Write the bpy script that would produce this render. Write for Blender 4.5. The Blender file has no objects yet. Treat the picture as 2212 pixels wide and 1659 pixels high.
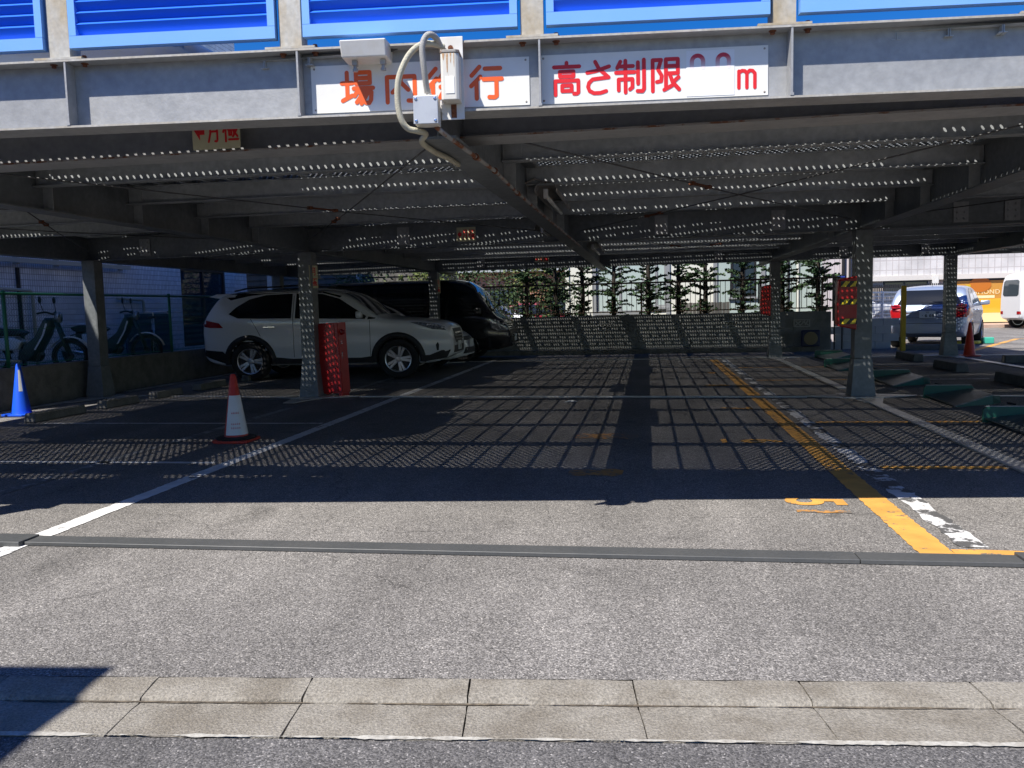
import bpy, bmesh, math, random
from mathutils import Vector, Matrix, geometry
from mathutils.bvhtree import BVHTree
R = math.radians
sc = bpy.context.scene
rnd = random.Random(7)

# ------------------------------------------------------------------ camera
CAM_H = 1.3
yaw, pitch, roll = 0.1634743, 0.0922186, -0.0240959
f0 = Vector((-math.sin(yaw), math.cos(yaw), 0)); r0 = Vector((math.cos(yaw), math.sin(yaw), 0)); zz = Vector((0, 0, 1))
fw = f0*math.cos(pitch) - zz*math.sin(pitch); up = f0*math.sin(pitch) + zz*math.cos(pitch)
cr = r0*math.cos(roll) + up*math.sin(roll); cu = -r0*math.sin(roll) + up*math.cos(roll)
cam_d = bpy.data.cameras.new('camera'); cam = bpy.data.objects.new('camera', cam_d)
sc.collection.objects.link(cam)
cam_d.sensor_fit = 'HORIZONTAL'; cam_d.sensor_width = 36.0; cam_d.lens = 1790.0/2212*36
cam_d.clip_start = 0.05; cam_d.clip_end = 2000
cam.matrix_world = Matrix(((cr.x, cu.x, -fw.x, 0), (cr.y, cu.y, -fw.y, 0), (cr.z, cu.z, -fw.z, CAM_H), (0, 0, 0, 1)))
sc.camera = cam

# ------------------------------------------------------------------ sky, sun, exposure
SX, SY = 0.386, 0.552                     # shadow shift per metre of height
elev = math.atan2(1, math.hypot(SX, SY))
w = bpy.data.worlds.new('World'); sc.world = w; w.use_nodes = True
nt = w.node_tree; nt.nodes.clear()
sky = nt.nodes.new('ShaderNodeTexSky'); sky.sky_type = 'NISHITA'; sky.sun_disc = False
sky.sun_elevation = elev; sky.sun_rotation = R(180) + math.atan2(SX, SY)
sky.air_density = 1.0; sky.dust_density = 0.3; sky.ozone_density = 3.0; sky.altitude = 30
hsn = nt.nodes.new('ShaderNodeHueSaturation'); hsn.inputs['Saturation'].default_value = 1.5; hsn.inputs['Hue'].default_value = 0.518
bg = nt.nodes.new('ShaderNodeBackground'); bg.inputs[1].default_value = 0.082
ow = nt.nodes.new('ShaderNodeOutputWorld')
nt.links.new(sky.outputs[0], hsn.inputs['Color']); nt.links.new(hsn.outputs[0], bg.inputs[0]); nt.links.new(bg.outputs[0], ow.inputs[0])
sl = bpy.data.lights.new('sun', 'SUN'); sl.energy = 4.6; sl.angle = R(0.53); sl.color = (1.0, 0.955, 0.89)
sun = bpy.data.objects.new('sun', sl); sc.collection.objects.link(sun)
sun.rotation_euler = Vector((SX, SY, -1)).to_track_quat('-Z', 'Y').to_euler(); sun.location = (-6, -8, 20)
sc.view_settings.view_transform = 'Standard'; sc.view_settings.look = 'None'
sc.view_settings.exposure = 0.78; sc.view_settings.gamma = 1.0; sc.view_settings.use_curve_mapping = False
sc.render.engine = 'CYCLES'
sc.cycles.use_denoising = True; sc.cycles.denoiser = 'OPENIMAGEDENOISE'
sc.cycles.max_bounces = 10; sc.cycles.diffuse_bounces = 7; sc.cycles.glossy_bounces = 4
sc.cycles.transparent_max_bounces = 16; sc.cycles.sample_clamp_indirect = 6.0
sc.cycles.caustics_reflective = False; sc.cycles.caustics_refractive = False

# ------------------------------------------------------------------ materials
MATS = {}
def mat(name, col, rough=0.6, metal=0.0, var=0.0, vscale=3.0, col2=None, bump=0.0, bscale=40.0, spec=0.5, fine=0.0, fscale=60.0, coat=0.0, thr=(0.42, 0.62), alpha=None, stretch=(1, 1, 1), emit=0.0, local=False):
    """plain surface: base colour, mottling towards col2 (or a darker tone), fine speckle, bump"""
    if name in MATS: return MATS[name]
    m = bpy.data.materials.new(name); m.use_nodes = True; n = m.node_tree.nodes; l = m.node_tree.links
    p = n['Principled BSDF']
    c = tuple(col) + (1,)
    p.inputs['Base Color'].default_value = c; p.inputs['Roughness'].default_value = rough
    p.inputs['Metallic'].default_value = metal; p.inputs['Specular IOR Level'].default_value = spec
    if coat: p.inputs['Coat Weight'].default_value = coat; p.inputs['Coat Roughness'].default_value = 0.06
    src = None
    if local:
        tc = n.new('ShaderNodeTexCoord'); psrc = tc.outputs['Object']
    else:
        geo = n.new('ShaderNodeNewGeometry'); psrc = geo.outputs['Position']
    mp = n.new('ShaderNodeMapping'); mp.inputs['Scale'].default_value = stretch
    l.new(psrc, mp.inputs[0])
    if var > 0:
        t = n.new('ShaderNodeTexNoise'); t.inputs['Scale'].default_value = vscale; t.inputs['Detail'].default_value = 8; t.inputs['Roughness'].default_value = 0.62
        l.new(mp.outputs[0], t.inputs['Vector'])
        rp = n.new('ShaderNodeValToRGB'); rp.color_ramp.elements[0].position = thr[0]; rp.color_ramp.elements[1].position = thr[1]
        l.new(t.outputs['Fac'], rp.inputs[0])
        mx = n.new('ShaderNodeMix'); mx.data_type = 'RGBA'
        c2 = col2 if col2 else tuple(x*0.55 for x in col)
        ml = n.new('ShaderNodeMath'); ml.operation = 'MULTIPLY'; ml.inputs[1].default_value = var
        l.new(rp.outputs[0], ml.inputs[0]); l.new(ml.outputs[0], mx.inputs[0])
        mx.inputs[6].default_value = c; mx.inputs[7].default_value = tuple(c2) + (1,)
        src = mx.outputs[2]
    if fine > 0:
        t2 = n.new('ShaderNodeTexNoise'); t2.inputs['Scale'].default_value = fscale; t2.inputs['Detail'].default_value = 4
        l.new(psrc, t2.inputs['Vector'])
        hs = n.new('ShaderNodeHueSaturation')
        mr = n.new('ShaderNodeMapRange'); mr.inputs[1].default_value = 0.3; mr.inputs[2].default_value = 0.7
        mr.inputs[3].default_value = 1-fine; mr.inputs[4].default_value = 1+fine
        l.new(t2.outputs['Fac'], mr.inputs[0]); l.new(mr.outputs[0], hs.inputs['Value'])
        if src: l.new(src, hs.inputs['Color'])
        else: hs.inputs['Color'].default_value = c
        src = hs.outputs[0]
    if src: l.new(src, p.inputs['Base Color'])
    if bump > 0:
        t3 = n.new('ShaderNodeTexNoise'); t3.inputs['Scale'].default_value = bscale; t3.inputs['Detail'].default_value = 6
        l.new(psrc, t3.inputs['Vector'])
        b = n.new('ShaderNodeBump'); b.inputs['Strength'].default_value = bump; b.inputs['Distance'].default_value = 0.02
        l.new(t3.outputs['Fac'], b.inputs['Height']); l.new(b.outputs[0], p.inputs['Normal'])
    if emit:
        p.inputs['Emission Color'].default_value = c; p.inputs['Emission Strength'].default_value = emit
    MATS[name] = m
    return m

def asphalt(name, lo, hi, speck, tint, cell=150.0, oil=0.35):
    m = bpy.data.materials.new(name); m.use_nodes = True; n = m.node_tree.nodes; l = m.node_tree.links
    p = n['Principled BSDF']; p.inputs['Roughness'].default_value = 0.85; p.inputs['Specular IOR Level'].default_value = 0.35
    geo = n.new('ShaderNodeNewGeometry')
    v = n.new('ShaderNodeTexVoronoi'); v.inputs['Scale'].default_value = cell; l.new(geo.outputs['Position'], v.inputs['Vector'])
    sep = n.new('ShaderNodeSeparateColor'); l.new(v.outputs['Color'], sep.inputs[0])
    rp = n.new('ShaderNodeValToRGB'); e = rp.color_ramp.elements
    e[0].position = 0.0; e[0].color = tuple(x*0.55 for x in lo) + (1,); e[1].position = 1.0; e[1].color = tuple(speck) + (1,)
    a = e.new(0.35); a.color = tuple(lo) + (1,)
    a = e.new(0.80); a.color = tuple(hi) + (1,)
    a = e.new(0.955); a.color = tuple(x*1.25 for x in hi) + (1,)
    l.new(sep.outputs[0], rp.inputs[0])
    # big worn and oily patches
    t = n.new('ShaderNodeTexNoise'); t.inputs['Scale'].default_value = 0.55; t.inputs['Detail'].default_value = 7; t.inputs['Roughness'].default_value = 0.6
    l.new(geo.outputs['Position'], t.inputs['Vector'])
    mr = n.new('ShaderNodeMapRange'); mr.inputs[1].default_value = 0.34; mr.inputs[2].default_value = 0.66; mr.inputs[3].default_value = 1-oil; mr.inputs[4].default_value = 1.18
    l.new(t.outputs['Fac'], mr.inputs[0])
    t2 = n.new('ShaderNodeTexNoise'); t2.inputs['Scale'].default_value = 9.0; t2.inputs['Detail'].default_value = 6
    l.new(geo.outputs['Position'], t2.inputs['Vector'])
    mr2 = n.new('ShaderNodeMapRange'); mr2.inputs[1].default_value = 0.3; mr2.inputs[2].default_value = 0.7; mr2.inputs[3].default_value = 0.93; mr2.inputs[4].default_value = 1.06
    l.new(t2.outputs['Fac'], mr2.inputs[0])
    mu = n.new('ShaderNodeMath'); mu.operation = 'MULTIPLY'; l.new(mr.outputs[0], mu.inputs[0]); l.new(mr2.outputs[0], mu.inputs[1])
    # dark oil stains, rounder and rarer
    t4 = n.new('ShaderNodeTexNoise'); t4.inputs['Scale'].default_value = 1.7; t4.inputs['Detail'].default_value = 3
    l.new(geo.outputs['Position'], t4.inputs['Vector'])
    mr4 = n.new('ShaderNodeMapRange'); mr4.inputs[1].default_value = 0.64; mr4.inputs[2].default_value = 0.72; mr4.inputs[3].default_value = 1.0; mr4.inputs[4].default_value = 0.72
    l.new(t4.outputs['Fac'], mr4.inputs[0])
    mu2 = n.new('ShaderNodeMath'); mu2.operation = 'MULTIPLY'; l.new(mu.outputs[0], mu2.inputs[0]); l.new(mr4.outputs[0], mu2.inputs[1])
    # long tyre-polished streaks
    mps = n.new('ShaderNodeMapping'); mps.inputs['Scale'].default_value = (2.2, 0.16, 1.0); l.new(geo.outputs['Position'], mps.inputs[0])
    t5 = n.new('ShaderNodeTexNoise'); t5.inputs['Scale'].default_value = 1.0; t5.inputs['Detail'].default_value = 5; l.new(mps.outputs[0], t5.inputs['Vector'])
    mr5 = n.new('ShaderNodeMapRange'); mr5.inputs[1].default_value = 0.35; mr5.inputs[2].default_value = 0.65; mr5.inputs[3].default_value = 0.86; mr5.inputs[4].default_value = 1.08
    l.new(t5.outputs['Fac'], mr5.inputs[0])
    mu5 = n.new('ShaderNodeMath'); mu5.operation = 'MULTIPLY'; l.new(mu2.outputs[0], mu5.inputs[0]); l.new(mr5.outputs[0], mu5.inputs[1]); mu2 = mu5
    # thin cracks
    vc = n.new('ShaderNodeTexVoronoi'); vc.feature = 'DISTANCE_TO_EDGE'; vc.inputs['Scale'].default_value = 0.33
    ns = n.new('ShaderNodeTexNoise'); ns.inputs['Scale'].default_value = 2.2; ns.inputs['Detail'].default_value = 6
    l.new(geo.outputs['Position'], ns.inputs['Vector'])
    sub = n.new('ShaderNodeVectorMath'); sub.operation = 'MULTIPLY_ADD'; sub.inputs[1].default_value = (0.5, 0.5, 0.5)
    l.new(ns.outputs['Color'], sub.inputs[0]); l.new(geo.outputs['Position'], sub.inputs[2]); l.new(sub.outputs[0], vc.inputs['Vector'])
    mrc = n.new('ShaderNodeMapRange'); mrc.inputs[1].default_value = 0.0006; mrc.inputs[2].default_value = 0.0018; mrc.inputs[3].default_value = 0.62; mrc.inputs[4].default_value = 1.0
    l.new(vc.outputs['Distance'], mrc.inputs[0])
    mu3 = n.new('ShaderNodeMath'); mu3.operation = 'MULTIPLY'; l.new(mu2.outputs[0], mu3.inputs[0]); l.new(mrc.outputs[0], mu3.inputs[1])
    vm = n.new('ShaderNodeVectorMath'); vm.operation = 'SCALE'; l.new(rp.outputs[0], vm.inputs[0]); l.new(mu3.outputs[0], vm.inputs['Scale'])
    # slow warm tint
    mx = n.new('ShaderNodeMix'); mx.data_type = 'RGBA'; mx.blend_type = 'MULTIPLY'; mx.inputs[0].default_value = 1.0
    mx.inputs[7].default_value = tuple(tint) + (1,)
    l.new(vm.outputs[0], mx.inputs[6]); l.new(mx.outputs[2], p.inputs['Base Color'])
    b = n.new('ShaderNodeBump'); b.inputs['Strength'].default_value = 0.55; b.inputs['Distance'].default_value = 0.004
    l.new(v.outputs['Distance'], b.inputs['Height']); b.invert = True; l.new(b.outputs[0], p.inputs['Normal'])
    MATS[name] = m
    return m

def paint(name, col, under, wear=0.5, scale=14.0, dirt=0.25):
    """road paint worn through to the asphalt in chips and patches"""
    m = bpy.data.materials.new(name); m.use_nodes = True; n = m.node_tree.nodes; l = m.node_tree.links
    p = n['Principled BSDF']; p.inputs['Roughness'].default_value = 0.7
    geo = n.new('ShaderNodeNewGeometry')
    t = n.new('ShaderNodeTexNoise'); t.inputs['Scale'].default_value = scale; t.inputs['Detail'].default_value = 9; t.inputs['Roughness'].default_value = 0.72
    l.new(geo.outputs['Position'], t.inputs['Vector'])
    big = n.new('ShaderNodeTexNoise'); big.inputs['Scale'].default_value = 1.3; big.inputs['Detail'].default_value = 3
    l.new(geo.outputs['Position'], big.inputs['Vector'])
    ad = n.new('ShaderNodeMath'); ad.operation = 'MULTIPLY_ADD'; ad.inputs[1].default_value = 0.7; l.new(big.outputs['Fac'], ad.inputs[0]); l.new(t.outputs['Fac'], ad.inputs[2])
    th = 0.60 + 0.5*(1-wear)
    mr = n.new('ShaderNodeMapRange'); mr.inputs[1].default_value = th; mr.inputs[2].default_value = th+0.035; mr.inputs[3].default_value = 0; mr.inputs[4].default_value = 1
    l.new(ad.outputs[0], mr.inputs[0])
    d = n.new('ShaderNodeTexNoise'); d.inputs['Scale'].default_value = 5.0; d.inputs['Detail'].default_value = 8
    l.new(geo.outputs['Position'], d.inputs['Vector'])
    dm = n.new('ShaderNodeMapRange'); dm.inputs[1].default_value = 0.35; dm.inputs[2].default_value = 0.7; dm.inputs[3].default_value = 1.0; dm.inputs[4].default_value = 1-dirt
    l.new(d.outputs['Fac'], dm.inputs[0])
    vm = n.new('ShaderNodeVectorMath'); vm.operation = 'SCALE'; vm.inputs[0].default_value = col; l.new(dm.outputs[0], vm.inputs['Scale'])
    mx = n.new('ShaderNodeMix'); mx.data_type = 'RGBA'; l.new(mr.outputs[0], mx.inputs[0]); l.new(vm.outputs[0], mx.inputs[6]); mx.inputs[7].default_value = tuple(under) + (1,)
    l.new(mx.outputs[2], p.inputs['Base Color'])
    MATS[name] = m
    return m

def tile_mat(name, col, mortar, bw, bh, msize=0.004, rough=0.35, axis='YZ', offset=0.5, var=0.12, bump=0.4):
    m = bpy.data.materials.new(name); m.use_nodes = True; n = m.node_tree.nodes; l = m.node_tree.links
    p = n['Principled BSDF']; p.inputs['Roughness'].default_value = rough
    geo = n.new('ShaderNodeNewGeometry'); s = n.new('ShaderNodeSeparateXYZ'); l.new(geo.outputs['Position'], s.inputs[0])
    cb = n.new('ShaderNodeCombineXYZ'); l.new(s.outputs['XYZ'.index(axis[0])], cb.inputs[0]); l.new(s.outputs['XYZ'.index(axis[1])], cb.inputs[1])
    b = n.new('ShaderNodeTexBrick'); b.offset = offset; b.inputs['Scale'].default_value = 1.0
    b.inputs['Brick Width'].default_value = bw; b.inputs['Row Height'].default_value = bh; b.inputs['Mortar Size'].default_value = msize; b.inputs['Mortar Smooth'].default_value = 0.2
    b.inputs['Bias'].default_value = 0.0
    b.inputs['Color1'].default_value = tuple(x*(1-var) for x in col) + (1,); b.inputs['Color2'].default_value = tuple(min(1, x*(1+var)) for x in col) + (1,)
    b.inputs['Mortar'].default_value = tuple(mortar) + (1,)
    l.new(cb.outputs[0], b.inputs['Vector'])
    t = n.new('ShaderNodeTexNoise'); t.inputs['Scale'].default_value = 1.4; t.inputs['Detail'].default_value = 7; l.new(geo.outputs['Position'], t.inputs['Vector'])
    mr = n.new('ShaderNodeMapRange'); mr.inputs[1].default_value = 0.3; mr.inputs[2].default_value = 0.7; mr.inputs[3].default_value = 0.8; mr.inputs[4].default_value = 1.08
    l.new(t.outputs['Fac'], mr.inputs[0])
    vm = n.new('ShaderNodeVectorMath'); vm.operation = 'SCALE'; l.new(b.outputs['Color'], vm.inputs[0]); l.new(mr.outputs[0], vm.inputs['Scale'])
    l.new(vm.outputs[0], p.inputs['Base Color'])
    bp = n.new('ShaderNodeBump'); bp.inputs['Strength'].default_value = bump; bp.inputs['Distance'].default_value = 0.004; bp.invert = True
    l.new(b.outputs['Fac'], bp.inputs['Height']); l.new(bp.outputs[0], p.inputs['Normal'])
    MATS[name] = m
    return m

# ------------------------------------------------------------------ mesh helpers
COL = sc.collection
def link(o, parent=None):
    COL.objects.link(o)
    if parent is not None: o.parent = parent
    return o
def tag(o, label=None, cat=None, group=None, kind=None):
    if label: o['label'] = label
    if cat: o['category'] = cat
    if group: o['group'] = group
    if kind: o['kind'] = kind
    return o
def empty(name, loc=(0, 0, 0), rz=0.0, label=None, cat=None, group=None):
    o = bpy.data.objects.new(name, None); COL.objects.link(o); o.location = loc; o.rotation_euler.z = rz
    o.empty_display_size = 0.1
    return tag(o, label, cat, group)

class MB:
    def __init__(s, M=None): s.v = []; s.f = []; s.M = M
    def add(s, vs, fs):
        k = len(s.v)
        for p in vs:
            p = Vector(p); s.v.append(tuple(s.M @ p) if s.M is not None else tuple(p))
        s.f += [tuple(i+k for i in f) for f in fs]
        return s
    def box(s, x0, x1, y0, y1, z0, z1):
        return s.add([(x0,y0,z0),(x1,y0,z0),(x1,y1,z0),(x0,y1,z0),(x0,y0,z1),(x1,y0,z1),(x1,y1,z1),(x0,y1,z1)],
              [(3,2,1,0),(4,5,6,7),(0,1,5,4),(1,2,6,5),(2,3,7,6),(3,0,4,7)])
    def frustum(s, cx, cy, z0, hx0, hy0, z1, hx1, hy1):
        return s.add([(cx-hx0,cy-hy0,z0),(cx+hx0,cy-hy0,z0),(cx+hx0,cy+hy0,z0),(cx-hx0,cy+hy0,z0),(cx-hx1,cy-hy1,z1),(cx+hx1,cy-hy1,z1),(cx+hx1,cy+hy1,z1),(cx-hx1,cy+hy1,z1)],
              [(3,2,1,0),(4,5,6,7),(0,1,5,4),(1,2,6,5),(2,3,7,6),(3,0,4,7)])
    def prism(s, pts, a, b, plane='XY'):
        """extrude a 2-d polygon; plane names its axes, a..b along the third axis"""
        def P(u, v, t): return {'XY': (u, v, t), 'XZ': (u, t, v), 'YZ': (t, u, v)}[plane]
        n = len(pts)
        vs = [P(u, v, a) for u, v in pts] + [P(u, v, b) for u, v in pts]
        fs = [tuple(range(n))[::-1], tuple(range(n, 2*n))] + [(i, (i+1) % n, n+(i+1) % n, n+i) for i in range(n)]
        return s.add(vs, fs)
    def sheet(s, pts, z):
        return s.add([(x, y, z) for x, y in pts], [tuple(range(len(pts)))])
    def bar(s, p0, p1, wx, wy, upv=(0, 0, 1)):
        """box-section bar from p0 to p1"""
        p0 = Vector(p0); p1 = Vector(p1); d = (p1-p0).normalized(); u = Vector(upv)
        if abs(d.dot(u)) > 0.98: u = Vector((0, 1, 0))
        a = d.cross(u).normalized(); b = a.cross(d).normalized()
        vs = []
        for p in (p0, p1):
            for i, j in ((-1,-1),(1,-1),(1,1),(-1,1)): vs.append(p + a*(i*wx/2) + b*(j*wy/2))
        return s.add(vs, [(3,2,1,0),(4,5,6,7),(0,1,5,4),(1,2,6,5),(2,3,7,6),(3,0,4,7)])
    def tube(s, path, r, n=8, cap=True):
        P = [Vector(p) for p in path]; m = len(P); rr = r if hasattr(r, '__len__') else [r]*m
        vs = []; prev = None
        for i in range(m):
            d = (P[min(i+1, m-1)] - P[max(i-1, 0)]).normalized()
            if prev is None:
                u = Vector((0, 0, 1)) if abs(d.z) < 0.9 else Vector((1, 0, 0))
                a = d.cross(u).normalized()
            else:
                a = (prev - d*prev.dot(d)).normalized()
            prev = a; b = d.cross(a)
            for k in range(n):
                t = 2*math.pi*k/n; vs.append(P[i] + (a*math.cos(t) + b*math.sin(t))*rr[i])
        fs = [(i*n+k, i*n+(k+1) % n, (i+1)*n+(k+1) % n, (i+1)*n+k) for i in range(m-1) for k in range(n)]
        if cap: fs += [tuple(range(n))[::-1], tuple(range((m-1)*n, m*n))]
        return s.add(vs, fs)
    def lathe(s, prof, n=24, M=None, close=False):
        """profile of (radius, height) around z"""
        m = len(prof); vs = []
        for r, z in prof:
            for k in range(n):
                t = 2*math.pi*k/n; p = Vector((r*math.cos(t), r*math.sin(t), z)); vs.append(M @ p if M is not None else p)
        mm = m if close else m-1
        fs = [(i*n+k, i*n+(k+1) % n, ((i+1) % m)*n+(k+1) % n, ((i+1) % m)*n+k) for i in range(mm) for k in range(n)]
        if not close: fs += [tuple(range(n))[::-1], tuple(range((m-1)*n, m*n))]
        return s.add(vs, fs)
    def mesh(s, name, m=None, smooth=False):
        me = bpy.data.meshes.new(name); me.from_pydata(s.v, [], s.f); me.update()
        if m is not None: me.materials.append(m)
        if smooth: me.polygons.foreach_set('use_smooth', [True]*len(me.polygons))
        return me
    def build(s, name, m=None, parent=None, smooth=False, bevel=0.0, seg=2, auto=None):
        me = s.mesh(name, m, smooth)
        o = bpy.data.objects.new(name, me); link(o, parent)
        if bevel:
            b = o.modifiers.new('bevel', 'BEVEL'); b.width = bevel; b.segments = seg; b.limit_method = 'ANGLE'; b.angle_limit = R(35)
        if auto is not None:
            me.polygons.foreach_set('use_smooth', [True]*len(me.polygons)); me.set_sharp_from_angle(angle=R(auto))
        return o
def inst(src, parent=None, loc=None, rz=None, label=None):
    o = src.copy(); COL.objects.link(o); o.parent = parent
    if loc is not None: o.location = loc
    if rz is not None: o.rotation_euler.z = rz
    if label: o['label'] = label
    return o
def copy_tree(o, parent=None):
    c = o.copy(); COL.objects.link(c); c.parent = parent
    for ch in list(o.children): copy_tree(ch, c)
    return c
def arc(cx, cy, r, a0, a1, n):
    return [(cx + r*math.cos(R(a0+(a1-a0)*i/n)), cy + r*math.sin(R(a0+(a1-a0)*i/n))) for i in range(n+1)]
def smoothpath(pts, k=6):
    """Catmull-Rom through points"""
    P = [Vector(p) for p in pts]; out = []
    for i in range(len(P)-1):
        a = P[max(i-1, 0)]; b = P[i]; c = P[i+1]; d = P[min(i+2, len(P)-1)]
        for j in range(k):
            t = j/k
            out.append(0.5*((2*b) + (c-a)*t + (2*a-5*b+4*c-d)*t*t + (3*b-a-3*c+d)*t**3))
    out.append(P[-1]); return out
def strokes(lines, wd, M, h=0.0):
    """flat round-ended brush strokes (mesh builder) in the xy plane of M"""
    mb = MB(M); z = h
    for ln in lines:
        z += 0.00012
        for i in range(len(ln)-1):
            a = Vector(ln[i]); b = Vector(ln[i+1]); d = (b-a)
            if d.length < 1e-6: continue
            d.normalize(); nrm = Vector((-d.y, d.x)); r = wd/2; z += 0.00002
            base = math.atan2(nrm.y, nrm.x)
            pts = [a + r*Vector((math.cos(base+math.pi*k/6), math.sin(base+math.pi*k/6))) for k in range(7)]
            pts += [b + r*Vector((math.cos(base+math.pi+math.pi*k/6), math.sin(base+math.pi+math.pi*k/6))) for k in range(7)]
            mb.add([(p.x, p.y, z) for p in pts], [tuple(range(len(pts)))])
    return mb
def text_mesh(txt, size, m, name, parent, M, extrude=0.0008, align='CENTER', space=1.0, offset=0.0):
    cu_ = bpy.data.curves.new(name, 'FONT'); cu_.body = txt; cu_.size = size; cu_.align_x = align; cu_.align_y = 'CENTER'; cu_.extrude = extrude; cu_.space_character = space; cu_.offset = offset
    to = bpy.data.objects.new(name+'_tmp', cu_); COL.objects.link(to)
    dg = bpy.context.evaluated_depsgraph_get(); dg.update()
    me = bpy.data.meshes.new_from_object(to.evaluated_get(dg)); bpy.data.objects.remove(to)
    me.materials.clear(); me.materials.append(m); me.transform(M)
    o = bpy.data.objects.new(name, me); link(o, parent)
    return o

GLYPH = {
 'ba': [[(2,64),(34,64)],[(18,94),(18,22)],[(3,14),(33,28)],[(46,93),(88,93),(88,62),(46,62),(46,93)],[(46,77),(88,77)],[(38,48),(97,48)],[(54,48),(40,27)],[(54,36),(92,36),(90,14),(84,5),(74,6)],[(68,36),(46,8)],[(82,36),(60,4)]],
 'nai': [[(8,4),(8,76),(92,76),(92,12),(86,6),(72,7)],[(50,96),(50,66),(42,48),(24,32)],[(52,58),(72,38)]],
 'jo': [[(32,94),(8,70)],[(34,66),(6,40)],[(22,52),(22,4)],[(68,96),(42,62)],[(68,96),(96,64)],[(54,60),(82,60)],[(46,42),(94,42)],[(68,60),(68,8),(58,6)],[(56,30),(44,12)],[(80,30),(92,12)]],
 'ko': [[(32,94),(8,70)],[(34,66),(6,40)],[(22,52),(22,4)],[(48,88),(94,88)],[(44,58),(98,58)],[(82,58),(82,10),(76,6),(60,7)]],
 'taka': [[(50,98),(50,88)],[(7,86),(93,86)],[(27,72),(73,72),(73,58),(27,58),(27,72)],[(11,4),(11,45),(89,45),(89,10),(84,6),(74,6)],[(34,31),(66,31),(66,15),(34,15),(34,31)]],
 'sa': [[(8,66),(40,70),(90,82)],[(38,97),(52,76),(88,50)],[(86,50),(56,48),(28,46),(14,36),(10,24),(16,12),(32,5),(56,5),(78,10)]],
 'sei': [[(18,94),(8,76)],[(14,80),(58,80)],[(4,62),(62,62)],[(34,96),(34,3)],[(12,10),(12,42),(56,42),(56,18),(48,12)],[(74,90),(74,28)],[(93,97),(93,12),(88,5),(72,6)]],
 'gen': [[(8,3),(8,94),(36,94),(26,66),(38,48),(36,32),(22,30)],[(52,95),(92,95),(92,54),(52,54)],[(52,75),(92,75)],[(52,95),(52,10)],[(46,6),(72,18)],[(64,54),(74,28),(96,6)],[(94,42),(78,30)]],
 'gatsu': [[(28,94),(76,94),(76,10),(70,5),(60,6)],[(28,94),(28,36),(14,5)],[(28,68),(76,68)],[(28,42),(76,42)]],
 'kyoku': [[(3,72),(36,72)],[(20,97),(20,3)],[(20,66),(5,38)],[(22,60),(36,46)],[(42,90),(96,90)],[(62,90),(52,58),(76,58),(72,24)],[(42,44),(56,44),(56,26),(42,26),(42,44)],[(64,46),(92,46),(66,20)],[(70,40),(94,20)],[(40,9),(98,9)]],
 'm': [[(8,4),(8,92)],[(8,84),(24,94),(40,92),(50,78),(50,4)],[(50,80),(64,94),(80,92),(92,78),(92,4)]],
}
def glyph(name, x, y, wd, ht):
    return [[(x + px*wd/100, y + py*ht/100) for px, py in ln] for ln in GLYPH[name]]
# ------------------------------------------------------------------ shared materials
A_LOT = asphalt('lot asphalt', (0.135, 0.130, 0.125), (0.25, 0.242, 0.231), (0.50, 0.48, 0.45), (1.0, 0.975, 0.94), 175.0, 0.20)
A_ROAD = asphalt('road asphalt', (0.085, 0.084, 0.085), (0.145, 0.142, 0.14), (0.34, 0.33, 0.32), (1.0, 0.975, 0.945), 180.0, 0.2)
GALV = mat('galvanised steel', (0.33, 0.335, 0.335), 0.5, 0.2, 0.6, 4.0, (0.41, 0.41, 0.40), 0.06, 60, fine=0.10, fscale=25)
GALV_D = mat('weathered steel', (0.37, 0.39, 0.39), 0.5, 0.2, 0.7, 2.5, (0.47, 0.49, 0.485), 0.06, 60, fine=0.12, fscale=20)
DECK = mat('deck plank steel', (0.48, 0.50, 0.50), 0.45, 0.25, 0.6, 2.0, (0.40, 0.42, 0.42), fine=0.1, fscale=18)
TAN = mat('stained post steel', (0.40, 0.33, 0.22), 0.65, 0.05, 1.0, 5.0, (0.46, 0.45, 0.41), 0.05, 50, stretch=(1, 1, 0.35), fine=0.12, fscale=40)
FLEDGE = mat('flange edge steel', (0.40, 0.37, 0.31), 0.6, 0.1, 0.8, 9.0, (0.46, 0.45, 0.42), fine=0.15, fscale=50)
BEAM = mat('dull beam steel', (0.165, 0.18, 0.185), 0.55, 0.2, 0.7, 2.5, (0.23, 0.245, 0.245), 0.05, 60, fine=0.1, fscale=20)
RUST = mat('rust', (0.22, 0.075, 0.03), 0.9, 0, 0.8, 30.0, (0.10, 0.035, 0.02), 0.3, 150)
RUSTY = mat('rust stained steel', (0.33, 0.31, 0.28), 0.7, 0.1, 1.0, 14.0, (0.20, 0.08, 0.035), 0.1, 80, thr=(0.5, 0.6))
TIE = mat('ground tie steel', (0.52, 0.51, 0.48), 0.42, 0.35, 0.7, 3.0, (0.36, 0.355, 0.34), 0.08, 70, fine=0.1, fscale=30)
TIED = mat('painted ground strip', (0.075, 0.078, 0.078), 0.5, 0.1, 0.5, 3.0, (0.10, 0.10, 0.097), fine=0.08, fscale=40)
CONC = mat('gutter concrete', (0.25, 0.23, 0.192), 0.9, 0, 0.9, 4.0, (0.17, 0.15, 0.118), 0.5, 140, fine=0.34, fscale=100)
CONC_D = mat('stop concrete', (0.20, 0.19, 0.17), 0.9, 0, 0.7, 5.0, (0.11, 0.105, 0.09), 0.3, 90, fine=0.2, fscale=70)
BLOCK = mat('block wall concrete', (0.26, 0.265, 0.25), 0.9, 0, 0.8, 2.5, (0.15, 0.155, 0.15), 0.25, 90, fine=0.15, fscale=60)
W_PAINT = paint('white road paint', (0.76, 0.75, 0.72), (0.15, 0.147, 0.14), 0.34)
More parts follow.
